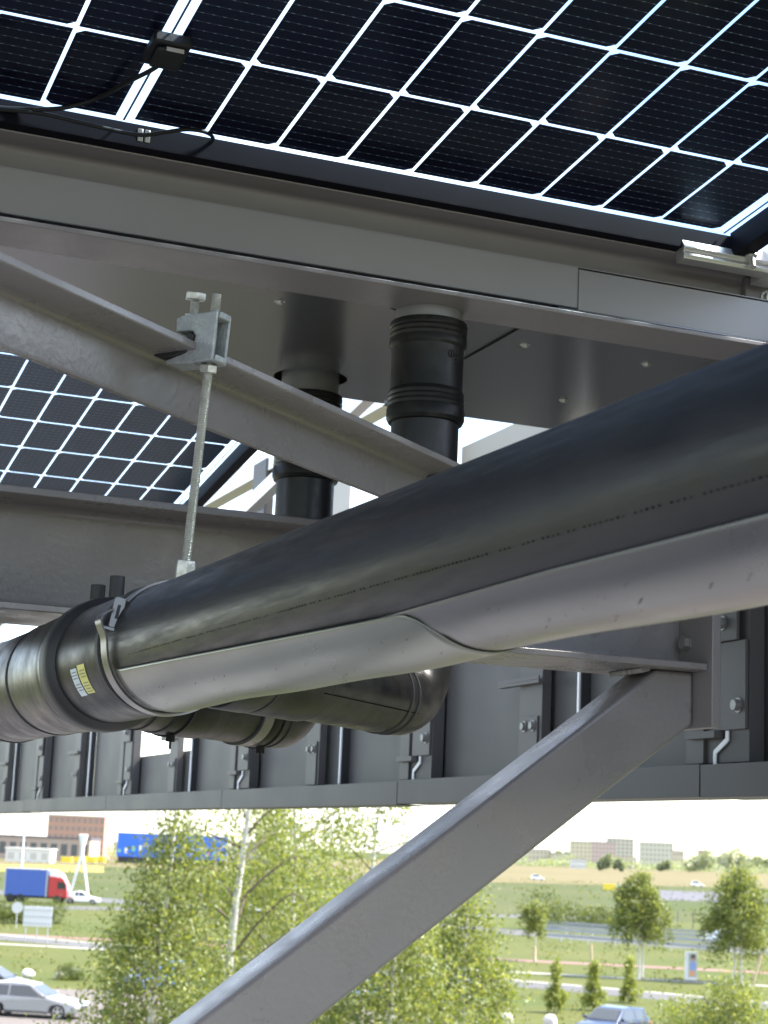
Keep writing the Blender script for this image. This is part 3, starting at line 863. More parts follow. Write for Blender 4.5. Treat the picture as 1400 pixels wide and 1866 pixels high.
MB().prism([(-0.0165, -0.0055), (0.015, -0.0065), (0.017, -0.004), (0.017, 0.003), (0.014, 0.0055), (-0.0165, 0.0055)], mid - en * 0.001, er, es, en * 0.0022).build('latch_ear', GALV, hg, bevel=0.0005)
MB().obox(mid + en * 0.0014 + er * 0.002, er * 0.007, es * 0.0016, en * 0.0003).build('latch_slot', mat('dark_slot', (0.03, 0.03, 0.03), 0.7), hg)
MB().obox(e0 - er * 0.001 - es * 0.004, er * 0.0022, es * 0.0085, en * 0.0035).build('latch_hook', GALV, hg, bevel=0.001)
# beam clamp on the tip of the angle bar
cc = (rb + rax * ((rtp - rb).length * 0.838))
bc = thing('beam_clamp', 'cast galvanised beam clamp with set screw gripping the angle bar', 'clamp', cc - Z * 0.03)
ca, cd_, cz = AN, ADIR, rax                            # jaws open away from the rod, over the tip of the angle
def cl(p, q):                                           # p across the angle, q up the rod (metres)
    return cc + ca * p + cz * q
tipc = (tip - cc).dot(ca)                               # where the angle's edge lies, seen from the rod
prof = [(0.012, 0.0245), (0.012, -0.0255), (-0.010, -0.0262), (-0.044, -0.0255), (-0.046, -0.021), (-0.024, -0.0155), (-0.0135, -0.009), (-0.0115, 0.001), (-0.0150, 0.0065), (-0.036, 0.0075), (-0.037, 0.021), (-0.030, 0.0238)]
for dd in (-0.0135, 0.0095):
    MB().prism(prof, cc + cd_ * dd, ca, cz, cd_ * 0.004).build('side_cheek', CAST, bc, bevel=0.0012)
MB().obox(cl(0.001, 0.0212), ca * 0.0135, cd_ * 0.0094, cz * 0.0032).build('top_bridge', CAST, bc, bevel=0.0012)
MB().obox(cl(0.001, -0.0222), ca * 0.0135, cd_ * 0.0094, cz * 0.0032).build('bottom_bridge', CAST, bc, bevel=0.0012)
MB().obox(cl(-0.0265, 0.0145), ca * 0.0098, cd_ * 0.0094, cz * 0.0068).build('screw_boss', CAST, bc, bevel=0.001)
MB().obox(cl(-0.029, -0.0225), ca * 0.0135, cd_ * 0.0094, cz * 0.0026).build('lower_jaw', CAST, bc, bevel=0.001)
MB().hexa(cl(0, -0.0345), cz, 0.008, 0.0096, 0.2).build('lock_nut', ZINC, bc, smooth=20)
sx = -0.0262
rod_mesh(cl(sx, -0.004), cl(sx, 0.043), 0.0046, 0.0017, 14).build('set_screw', ZINC, bc, smooth=60)
MB().hexa(cl(sx, 0.0425), cz, 0.0075, 0.0112, 0.35).build('screw_head', ZINC, bc, smooth=20)
MB().hexa(cl(sx, 0.0218), cz, 0.0060, 0.0092, 0.1).build('lock_nut', ZINC, bc, smooth=20)
# torn black isolating strip in the jaw
tp = [(-0.0118, 0.002), (-0.0135, -0.0085), (-0.020, -0.0155), (-0.034, -0.0185), (-0.052, -0.0180), (-0.060, -0.0150), (-0.057, -0.0128), (-0.044, -0.0125), (-0.026, -0.0100), (-0.0195, -0.003), (-0.022, 0.004)]
MB().prism(tp, cc - cd_ * 0.0165, ca, cz, cd_ * 0.030).build('isolating_strip', RUBBER, bc, bevel=0.0012)

# ================================================================== CABLES, CLIP, RAIL AT THE MODULE EDGE
def cable(label, pix, d0, r=0.0032):
    pts = [at(px, py, y=yy) for px, py, yy in pix]
    o = MB().tube(smooth_path(pts, 8), r, 10).build('solar_cable', BLACKPL, smooth=60)
    return tag(o, label, 'cable')
cable('black cable running down from the junction box to the purlin at top left', [(300, 100, 1.872), (285, 122, 1.89), (232, 150, 1.95), (180, 178, 2.02), (120, 196, 2.052), (60, 199, 2.066), (0, 196, 2.074), (-60, 185, 2.078)], 0, 0.0028)
cable('black cable looping from the metal clip along the module frame', [(-40, 196, 2.066), (70, 206, 2.066), (150, 224, 2.064), (220, 240, 2.064), (262, 246, 2.064), (300, 241, 2.062), (340, 236, 2.060), (372, 240, 2.062), (388, 250, 2.068), (384, 262, 2.078)], 0, 0.0026)
ce = thing('cable_clip', 'small grey metal cable clip on the purlin edge at top left', 'clip', at(260, 255, y=2.088))
c0 = at(260, 249, y=2.080)
MB().box((c0.x - 0.008, 2.072, c0.z - 0.010), (c0.x - 0.001, 2.090, c0.z + 0.007)).build('jaw', mat('clip_steel', (0.20, 0.19, 0.17), 0.4, 0.6), ce, bevel=0.001)
MB().box((c0.x + 0.001, 2.072, c0.z - 0.010), (c0.x + 0.008, 2.090, c0.z + 0.007)).build('jaw', mat('clip_steel', (0, 0, 0)), ce, bevel=0.001)
MB().box((c0.x - 0.006, 2.0905, c0.z - 0.012), (c0.x + 0.006, 2.099, c0.z - 0.009)).build('foot', mat('clip_steel', (0, 0, 0)), ce)
ra = at(1237, 462, y=2.082)
al = thing('aluminium_clamp_rail', 'bare aluminium clamp rail bolted over the purlin at the upper right', 'rail', (ra.x, 2.075, ra.z))
rp = [(2.0885, 0.030), (2.080, 0.030), (2.076, 0.026), (2.066, 0.010), (2.068, 0.006), (2.071, 0.006), (2.066, -0.001), (2.068, -0.006), (2.0885, -0.008)]
zr = ra.z - 0.004
MB().prism([(p, q + zr) for p, q in rp], (ra.x, 0, 0), Y, Z, (0.42, 0, 0)).build('profile', ALU, al, smooth=25, bevel=0.0006)
b0 = at(1362, 462, y=2.072)
MB().lathe(Vector((b0.x, 2.064, zr + 0.017)), Vector((0, -0.3, -1)), [(-0.004, 0.011), (0, 0.011), (0.0002, 0.009), (0.007, 0.009), (0.0072, 0.005), (0.024, 0.0048)], 12).build('bolt', ZINC, al, smooth=30)
# end rails that close the module rows on the fascia side
for yv0, yv1, z0, z1, lab in ((0.9, 2.11, 0.842 + 1.2 * 0.0987, 0.842, 'grey end rail along the side of the near module at the upper right'), (3.6, 4.66, 0.865 + 1.06 * 0.141, 0.865, 'grey end rail along the side of the farther module')):
    x0 = MX + LMOD / 2 + 0.035
    o = MB().obox((x0, (yv0 + yv1) / 2, (z0 + z1) / 2 - 0.01), (0.014, 0, 0), (0, (yv1 - yv0) / 2, (z1 - z0) / 2), (0, 0, 0.020)).build('end_rail', ALU, bevel=0.001)
    tag(o, lab, 'rail')

# ================================================================== EDGE FASCIA
FX = 1.640
fa = thing('edge_fascia', 'grey sheet metal fascia with bolted brackets along the roof edge behind the pipes', 'fascia', (FX, 4.5, 0.10))
seams = [0.6, 1.28, 2.572, 3.869, 5.243, 6.722, 8.322, 9.9, 11.5]
for i in range(len(seams) - 1):
    a, b = seams[i] + 0.002, seams[i + 1] - 0.002
    dz = 0.0012 * ((i * 7) % 3 - 1)
    MB().box((1.585, a, 0.107 + dz), (1.587, b, 0.160 + dz)).build('lower_trim', FASC, fa, bevel=0.0004)
    MB().box((1.5872, a, 0.107 + dz), (1.67, b, 0.1085 + dz)).build('soffit_trim', FASC, fa)
    MB().box((1.5872, a, 0.1585 + dz), (1.612, b, 0.1600 + dz)).build('trim_return', FASC, fa)
joints = [0.4, 1.72, 3.062, 4.340, 5.72, 7.20, 8.80, 10.3, 11.9]
for i in range(len(joints) - 1):
    top = 0.86 if i == 1 else 0.58  # one bay made taller to keep sun off the beam end and brace
    if i == 4:
        # the bay where trees show through: only a short sheet
        MB().box((FX, 5.735, 0.109), (FX + 0.0015, 6.62, 0.300)).build('fascia_sheet', FASC, fa)
        MB().box((FX, 6.62, 0.109), (FX + 0.0015, 7.19, top)).build('fascia_sheet', FASC, fa)
        continue
    MB().box((FX, joints[i] + 0.008, 0.109), (FX + 0.0015, joints[i + 1] - 0.008, top)).build('fascia_sheet', FASC, fa)
PALE = mat('sunlit_tone_sheet', (0.36, 0.34, 0.29), 0.5, 0.0, 0.08, 3)  # sunlit look of the upper sheets is put into this pale colour
for ya, yb, zb_ in ((3.16, 3.70, 0.915), (4.42, 5.04, 1.06), (5.20, 5.70, 1.03)):
    MB().box((FX + 0.002, ya, 0.585), (FX + 0.0035, yb, zb_)).build('upper_sheet', PALE, fa)
DARK = mat('shadow_gap_gasket', (0.02, 0.02, 0.022), 0.6)
LEDGE = mat('joint_and_slot_light_white', (0.78, 0.79, 0.80), 0.5, 0.0)  # joint strip white; also stands for sky light in slots under the cleats
for i, jy in enumerate(joints[1:-1]):
    if i == 3:
        pass
    MB().box((FX - 0.020, jy - 0.010, 0.163), (FX - 0.0005, jy + 0.010, 0.60)).build('joint_gasket', DARK, fa)
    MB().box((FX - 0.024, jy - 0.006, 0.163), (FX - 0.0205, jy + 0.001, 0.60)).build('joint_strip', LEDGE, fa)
    # half plate beside each joint
    y0 = jy + 0.135
    MB().box((FX - 0.030, y0, 0.163), (FX - 0.010, y0 + 0.10, 0.70)).build('stud', STEELF, fa, bevel=0.001)
    pp = MB().box((FX - 0.034, y0 + 0.012, 0.163), (FX - 0.0305, y0 + 0.088, 0.275)).build('splice_plate', STEELF, fa, bevel=0.0006)
    for dy in (0.028, 0.066):
        MB().lathe((FX - 0.0342, y0 + dy, 0.256), -X, [(0, 0.0115), (0.002, 0.0115), (0.002, 0.0085), (0.008, 0.0075)], 10).build('bolt', ZINCD, pp, smooth=30)
    MB().box((FX - 0.044, y0 - 0.01, 0.338), (FX - 0.0305, y0 + 0.175, 0.345)).box((FX - 0.044, y0 - 0.01, 0.345), (FX - 0.041, y0 + 0.175, 0.352)).build('shelf_cleat', STEELF, fa, bevel=0.0006)
posts = [1.15, 2.46, 3.725, 5.05, 6.44, 8.02, 9.6]
for i, py in enumerate(posts):
    jz = rnd.uniform(-0.012, 0.012)
    wd2 = 0.125 + rnd.uniform(-0.012, 0.015)
    z2 = 0.86 if py < 3 else 1.12 + 0.02 * (i % 2)
    po = MB().box((FX - 0.034, py, 0.163), (FX - 0.006, py + wd2, z2)).build('post', FASC, fa, bevel=0.001)
    MB().box((FX - 0.040, py + wd2 + 0.001, 0.163), (FX - 0.002, py + wd2 + 0.055, 0.62)).build('post_flank', STEELF, fa, bevel=0.001)
    MB().box((FX - 0.040, py + 0.003, 0.215), (FX - 0.0345, py + 0.100, 0.357 + jz)).build('cleat_plate', STEELF, fa, bevel=0.0006)
    MB().box((FX - 0.046, py + 0.020, 0.358 + jz), (FX - 0.0405, py + 0.135 + jz, 0.46)).build('upper_plate', STEELF, fa, bevel=0.0006)
    MB().box((FX - 0.052, py + 0.075, 0.203), (FX - 0.035, py + 0.165, 0.2145)).build('shelf_cleat', STEELF, fa, bevel=0.0006)
    for (yy, zz, xx) in ((py + 0.022, 0.253, FX - 0.0402), (py + 0.060, 0.388, FX - 0.0462), (py + 0.045, 0.80, FX - 0.0342)) + (((py + 0.045, 0.93, FX - 0.0342), (py + 0.045, 1.0, FX - 0.0342)) if py > 3 else ()):
        MB().lathe((xx, yy, zz), -X, [(0, 0.0125), (0.002, 0.0125), (0.002, 0.0095), (0.011, 0.0085)], 10).build('bolt', ZINCD, fa, smooth=30)
    # white cranked strip in place of sky light through a slot below the cleat
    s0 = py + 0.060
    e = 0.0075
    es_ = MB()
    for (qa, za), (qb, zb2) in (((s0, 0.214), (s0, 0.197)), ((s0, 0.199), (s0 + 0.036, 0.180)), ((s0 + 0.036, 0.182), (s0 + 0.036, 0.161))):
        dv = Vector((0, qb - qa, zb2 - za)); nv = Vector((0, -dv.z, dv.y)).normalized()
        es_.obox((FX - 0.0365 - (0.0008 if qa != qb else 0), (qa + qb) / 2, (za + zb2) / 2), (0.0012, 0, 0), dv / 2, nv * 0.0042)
    es_.build('slot_light_strip', LEDGE, fa)
for i, (z0, lab) in enumerate(((1.13, 'upper'),)):
    MB().box((FX - 0.03, 3.1, 1.10), (FX + 0.02, 11.6, 1.16)).build('top_rail', ALU, fa, bevel=0.001)

# ================================================================== PLANTS
def leaf_mat(name, c1, c2, c3, trans=0.45):
    m = bpy.data.materials.new(name)
    m.use_nodes = True
    n, l = m.node_tree.nodes, m.node_tree.links
    n.clear()
    o = n.new('ShaderNodeOutputMaterial')
    g = n.new('ShaderNodeNewGeometry')
    r = n.new('ShaderNodeValToRGB')
    r.color_ramp.elements[0].color = (*c1, 1)
    r.color_ramp.elements[1].color = (*c3, 1)
    e = r.color_ramp.elements.new(0.55); e.color = (*c2, 1)
    l.new(g.outputs['Random Per Island'], r.inputs['Fac'])
    d = n.new('ShaderNodeBsdfDiffuse'); t = n.new('ShaderNodeBsdfTranslucent'); gl = n.new('ShaderNodeBsdfGlossy')
    gl.inputs['Roughness'].default_value = 0.5
    gl.inputs['Color'].default_value = (0.9, 0.95, 1, 1)
    l.new(r.outputs['Color'], d.inputs['Color'])
    br = n.new('ShaderNodeMixRGB'); br.blend_type = 'MULTIPLY'; br.inputs['Fac'].default_value = 1.0
    br.inputs['Color2'].default_value = (1.25, 1.2, 0.5, 1)
    l.new(r.outputs['Color'], br.inputs['Color1']); l.new(br.outputs['Color'], t.inputs['Color'])
    m1 = n.new('ShaderNodeMixShader'); m1.inputs['Fac'].default_value = trans
    l.new(d.outputs['BSDF'], m1.inputs[1]); l.new(t.outputs['BSDF'], m1.inputs[2])
    m2 = n.new('ShaderNodeMixShader'); m2.inputs['Fac'].default_value = 0.022
    l.new(m1.outputs['Shader'], m2.inputs[1]); l.new(gl.outputs['BSDF'], m2.inputs[2])
    l.new(m2.outputs['Shader'], o.inputs['Surface'])
    return m
LEAF = leaf_mat('birch_leaf', (0.10, 0.138, 0.038), (0.16, 0.195, 0.056), (0.26, 0.272, 0.10), 0.5)
LEAFD = leaf_mat('hedge_leaf', (0.06, 0.085, 0.025), (0.09, 0.115, 0.035), (0.13, 0.15, 0.05))
LEAFY = leaf_mat('young_leaf', (0.14, 0.18, 0.036), (0.21, 0.245, 0.055), (0.29, 0.30, 0.085))
LEAFF = leaf_mat('far_leaf', (0.22, 0.26, 0.17), (0.26, 0.30, 0.20), (0.30, 0.33, 0.23), 0.4)  # distance haze is put into this pale grey green
BARKW = mat('birch_bark', (0.55, 0.53, 0.48), 0.8, 0, 0.15, 6, dirt=(0.06, 0.055, 0.05), dscale=7, damt=0.9)
BARK = mat('bark', (0.13, 0.10, 0.075), 0.85, 0, 0.3, 8)
WOOD = mat('stake_wood', (0.42, 0.33, 0.22), 0.8, 0, 0.15, 5)

def leaf_cloud(P, size, seed, flat=0.0):
    """diamond leaves at the points P"""
    rg = np.random.default_rng(seed)
    n = len(P)
    nrm = rg.normal(size=(n, 3)); nrm[:, 2] += flat
    nrm /= np.linalg.norm(nrm, axis=1)[:, None]
    a = rg.normal(size=(n, 3))
    a[:, 2] -= 0.7                                       # leaves hang
    a -= nrm * np.sum(a * nrm, axis=1)[:, None]
    a /= np.linalg.norm(a, axis=1)[:, None]
    b = np.cross(nrm, a)
    s = size * rg.uniform(0.6, 1.3, n)[:, None]
    V = np.empty((n, 4, 3))
    V[:, 0] = P + a * s * 0.55
    V[:, 1] = P + b * s * 0.36 + nrm * s * 0.08
    V[:, 2] = P - a * s * 0.50
    V[:, 3] = P - b * s * 0.36 + nrm * s * 0.08
    return V.reshape(-1, 3)
def leaves_object(name, V, m, parent, base):
    me = bpy.data.meshes.new(name)
    n = len(V) // 4
    me.vertices.add(4 * n)
    me.vertices.foreach_set('co', (V - np.array(base)).astype(np.float32).ravel())
    me.loops.add(4 * n)
    me.loops.foreach_set('vertex_index', np.arange(4 * n, dtype=np.int32))
    me.polygons.add(n)
    me.polygons.foreach_set('loop_start', np.arange(0, 4 * n, 4, dtype=np.int32))
    me.update()
    me.materials.append(m)
    o = bpy.data.objects.new(name, me)
    COL.objects.link(o)
    if parent:
        o.parent = parent
    return o
def tree(label, base, h, r, crown0, nleaf, lsize, seed, prof, bark=BARKW, leaf=None, nlimb=30, droop=0.35, tr=0.011, group='birches growing below the roof edge', name='birch_tree', stems=1, lean=0.0, clump=0.16):
    leaf = leaf or LEAF
    base = Vector(base)
    t = thing(name, label, 'tree', base, group, eye=False)
    rg = random.Random(seed)
    nr = np.random.default_rng(seed)
    tips = []
    br = MB()
    for s in range(stems):
        bx = Vector((rg.uniform(-0.25, 0.25), rg.uniform(-0.25, 0.25), 0)) * (0 if stems == 1 else 1.6)
        ln = Vector((rg.uniform(-1, 1), rg.uniform(-1, 1), 0)) * 0.04 * h + Vector((lean, 0, 0))
        path = [base + bx + ln * (k / 9) ** 1.4 + Vector((math.sin(k * 1.3 + seed), math.cos(k * 1.1 + seed), 0)) * 0.008 * h * (k / 9) + Z * (h * 0.97 * k / 9) for k in range(10)]
        rad = [tr * h * (1 - 0.88 * k / 9) for k in range(10)]
        MB().tube(path, rad, 8).build('trunk', bark, t, smooth=60, eye=False)
        for i in range(nlimb):
            f = crown0 + (0.97 - crown0) * ((i + rg.random()) / nlimb)
            p0 = path[min(8, int(f * 9))].lerp(path[min(9, int(f * 9) + 1)], f * 9 - int(f * 9))
            az = i * 2.39996 + rg.uniform(-0.5, 0.5)
            rr = r * prof((f - crown0) / (1 - crown0)) * rg.uniform(0.65, 1.12)
            d = Vector((math.cos(az), math.sin(az), 0))
            rise = rr * rg.uniform(0.25, 0.75)
            pts = [p0, p0 + d * rr * 0.35 + Z * rise * 0.55, p0 + d * rr * 0.72 + Z * rise * 0.9, p0 + d * rr + Z * (rise - rr * droop)]
            sp_ = smooth_path(pts, 4)
            br.tube(sp_, [tr * h * 0.28 * (1 - f * 0.6) * (1 - 0.85 * k / (len(sp_) - 1)) for k in range(len(sp_))], 4, cap=False)
            tips.append((sp_, rr))
    br.build('branches', BARK if bark is BARKW else bark, t, eye=False)['kind'] = 'stuff'
    wts = np.array([q[1] for q in tips]); wts = wts / wts.sum()
    cnt = nr.multinomial(nleaf, wts)
    PP = []
    for (sp_, rr), c in zip(tips, cnt):
        A = np.array([tuple(p) for p in sp_])
        nt_ = max(2, c // 26)
        u = nr.uniform(0.25, 1.0, nt_) ** 0.8 * (len(A) - 1.001)
        i0 = u.astype(int); fr = (u - i0)[:, None]
        C = A[i0] * (1 - fr) + A[i0 + 1] * fr + nr.normal(size=(nt_, 3)) * rr * clump * 0.8
        k = nr.integers(0, nt_, c)
        hang = nr.exponential(0.10 * r + 0.05, c)
        Q = C[k] + nr.normal(size=(c, 3)) * np.array([1, 1, 0.7]) * (0.07 * r + 0.05)
        Q[:, 2] -= hang
        PP.append(Q)
    P = np.concatenate(PP)
    P[:, 2] = np.maximum(P[:, 2], 0.1)
    leaves_object('crown', leaf_cloud(P, lsize, seed), leaf, t, tuple(base))
    return t
def P_at(px, dist, py=None):
    """ground point under image column px at a distance (eye plane)"""
    v = ray(px, 1545)
    hv = Vector((v.x, v.y, 0)).normalized()
    return Vector((hv.x * dist, hv.y * dist, 0))
oval = lambda f: max(0.12, math.sin(math.pi * min(1, (f * 0.85 + 0.15))) ** 0.7)
cone = lambda f: max(0.08, (1 - f) ** 0.8)
egg = lambda f: max(0.10, (math.sin(math.pi * (f * 0.8 + 0.2)) ** 0.8) * (1.15 - 0.5 * f))
tree('dense birch at left, crown hiding the parked blue cars', P_at(280, 27.5), 9.5, 1.75, 0.06, 52000, 0.060, 11, lambda f: egg(f) * (1 if f < 0.62 else 0.55), nlimb=64)
tree('birch with a bright white trunk, left of the slanting brace', P_at(410, 29), 10.6, 1.7, 0.06, 21000, 0.060, 23, oval, nlimb=40, tr=0.0135)
tree('thin birch with open top under the fascia, left of the brace', P_at(545, 31), 10.3, 2.0, 0.08, 25000, 0.060, 31, oval, nlimb=40)
tree('leafy birch filling the space behind the white trunk, left of the brace', P_at(475, 33), 9.0, 1.9, 0.05, 34000, 0.066, 101, egg, nlimb=50)
tree('low leafy birch just right of the slanting brace', P_at(725, 26), 7.75, 1.85, 0.05, 54000, 0.058, 47, egg, nlimb=54)
tree('pale green birch right of the brace with thin outer twigs', P_at(862, 29), 7.85, 1.45, 0.05, 40000, 0.060, 53, egg, nlimb=44)
tree('birch behind the brace with fluttering top leaves near the fascia', P_at(655, 38), 10.6, 1.9, 0.12, 16000, 0.072, 59, oval, nlimb=36)
tree('broad leafy tree top filling the lower right corner', P_at(1325, 44), 5.6, 2.3, 0.05, 32000, 0.075, 61, egg, nlimb=44)
tree('low bushy tree beside the dark blue car at lower right', P_at(1240, 50), 4.6, 1.6, 0.05, 19000, 0.075, 67, egg, nlimb=34)
# birches across the road
tree('double stemmed birch on the verge, left of the poster pillar', G(1170, 1784), 7.6, 2.0, 0.34, 11000, 0.17, 71, egg, nlimb=40, stems=2, group='birches on the far verge', droop=0.6)
tree('birch on the verge at the right edge with a leaning stake', G(1343, 1792), 8.2, 2.5, 0.26, 13000, 0.18, 73, egg, nlimb=44, stems=2, group='birches on the far verge', droop=0.6)
tree('young birch on the verge with a pale trunk near the ramp barrier', G(976, 1752), 4.6, 1.2, 0.45, 3000, 0.18, 79, oval, nlimb=26, group='birches on the far verge')
for px, py, h, lab, sd_ in ((1010, 1846, 2.9, 'leftmost cone shaped young tree on the lawn above the white boulder', 91), (1080, 1842, 2.75, 'middle cone shaped young tree on the lawn', 92), (1146, 1828, 2.7, 'rightmost cone shaped young tree on the lawn, above the dark blue car', 93), (908, 1838, 2.6, 'cone shaped young tree on the lawn at the edge of the pale green birch', 94)):
    tree(lab, G(px, py), h, 0.66, 0.05, 2600, 0.12, sd_, lambda f: max(0.1, (1 - f) ** 0.55 * (0.75 + 0.25 * math.sin(9 * f))), bark=BARK, leaf=LEAFY, nlimb=30, group='young trees on the lawn', name='young_tree', droop=0.15)
def bush(label, pts, nleaf, lsize, seed, leaf, name='hedge', cat='hedge', group=None):
    """foliage mass from ellipsoids (centre, rx, ry, rz)"""
    nr = np.random.default_rng(seed)
    vol = np.array([p[1] * p[2] * p[3] for p in pts]); cnt = nr.multinomial(nleaf, vol / vol.sum())
    Q = []
    for (c, rx, ry, rz), k in zip(pts, cnt):
        d = nr.normal(size=(k, 3)); d /= np.linalg.norm(d, axis=1)[:, None]
        q = d * (nr.uniform(0.35, 1, k) ** 0.5)[:, None] * np.array([rx, ry, rz]) * (1 + 0.12 * nr.normal(size=(k, 1)))
        q += np.array(tuple(c)); Q.append(q)
    P = np.concatenate(Q); P[:, 2] = np.maximum(P[:, 2], 0.05)
    base = Vector(tuple(P.mean(0))); base.z = 0
    t = thing(name, label, cat, base, group, eye=False)
    leaves_object('foliage', leaf_cloud(P, lsize, seed), leaf, t, tuple(base))
    MB().tube([base, base + Z * 0.8], [0.06, 0.03], 6).build('stem', BARK, t, eye=False)
    return t
hp = []
rh = random.Random(5)
for k in range(9):
    c = G(-30 + k * 16, 1683)
    hp.append((c + Z * 0.95, 1.3, 1.2, 1.0 + 0.35 * math.sin(k * 1.7)))
bush('dark clipped hedge in front of the blue truck at left', hp, 6500, 0.17, 3, LEAFD)
bush('small bush on the grass bank right of the boulders', [(G(128, 1786) + Z * 0.4, 1.0, 0.8, 0.6)], 900, 0.12, 4, LEAFD, 'bush', 'bush')
for k, (px, py, rx, rz, lab) in enumerate(((1035, 1690, 3.2, 1.5, 'dark green bush behind the ramp barrier, in the middle'), (985, 1697, 3.2, 2.6, 'tall bush behind the ramp barrier beside the pale green birch'), (1090, 1694, 2.6, 1.5, 'low bush behind the ramp barrier beside the double stemmed birch'))):
    bush(lab, [(G(px, py - 2) + Z * rz * 0.8, rx, 1.5, rz), (G(px + 12, py - 2) + Z * rz * 0.5, rx * 0.8, 1.5, rz * 0.7)], 1800, 0.24, 10 + k, LEAFD, 'bush', 'bush', 'bushes behind the ramp barrier')
# far tree line, each clump a thing
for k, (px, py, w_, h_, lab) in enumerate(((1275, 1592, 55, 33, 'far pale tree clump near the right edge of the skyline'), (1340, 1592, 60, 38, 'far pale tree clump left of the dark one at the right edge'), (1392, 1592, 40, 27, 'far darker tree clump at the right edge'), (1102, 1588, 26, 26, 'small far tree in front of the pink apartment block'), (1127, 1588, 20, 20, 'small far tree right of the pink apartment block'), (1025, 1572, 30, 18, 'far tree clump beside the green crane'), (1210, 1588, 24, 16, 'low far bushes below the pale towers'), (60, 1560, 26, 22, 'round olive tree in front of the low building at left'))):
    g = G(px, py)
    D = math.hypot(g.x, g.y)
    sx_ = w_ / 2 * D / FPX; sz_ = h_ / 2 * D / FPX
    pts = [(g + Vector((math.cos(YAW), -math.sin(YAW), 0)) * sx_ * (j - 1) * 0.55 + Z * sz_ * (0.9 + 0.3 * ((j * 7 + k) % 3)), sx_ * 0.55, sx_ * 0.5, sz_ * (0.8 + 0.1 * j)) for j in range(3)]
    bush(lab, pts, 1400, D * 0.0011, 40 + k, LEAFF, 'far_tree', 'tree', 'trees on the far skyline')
# boulders
def boulder(label, g, w_, h_, seed):
    me = bpy.data.meshes.new('boulder')
    bm = bmesh.new()
    bmesh.ops.create_icosphere(bm, subdivisions=3, radius=1)
    rb_ = random.Random(seed)
    off = [Vector((rb_.uniform(-1, 1), rb_.uniform(-1, 1), rb_.uniform(-1, 1))).normalized() for _ in range(9)]
    for v in bm.verts:
        s = 1 - 0.16 * sum(max(0, v.co.dot(o_) - 0.62) for o_ in off) * 2
        v.co = Vector((v.co.x * w_ / 2 * s, v.co.y * w_ / 2 * 0.8 * s, v.co.z * h_ * 0.62 * s + h_ * 0.4))
    bm.to_mesh(me); bm.free()
    me.materials.append(mat('white_boulder', (0.52, 0.50, 0.46), 0.9, 0, 0.2, 4, 0.5, 8))
    me.polygons.foreach_set('use_smooth', [True] * len(me.polygons))
    o = bpy.data.objects.new('boulder', me); COL.objects.link(o); o.location = g
    tag(o, label, 'boulder', 'white boulders along the parking edge')
boulder('pale boulder on the grass bank behind the silver car', G(50, 1782), 0.85, 0.5, 1)
boulder('smaller pale boulder on the grass bank right of the other', G(107, 1784), 0.55, 0.45, 2)
boulder('rough pale boulder under the pale green birch, left of the young tree', G(922, 1862), 0.75, 0.5, 3)
boulder('smooth rounded pale boulder left of the dark blue car', G(1003, 1872), 0.75, 0.6, 4)

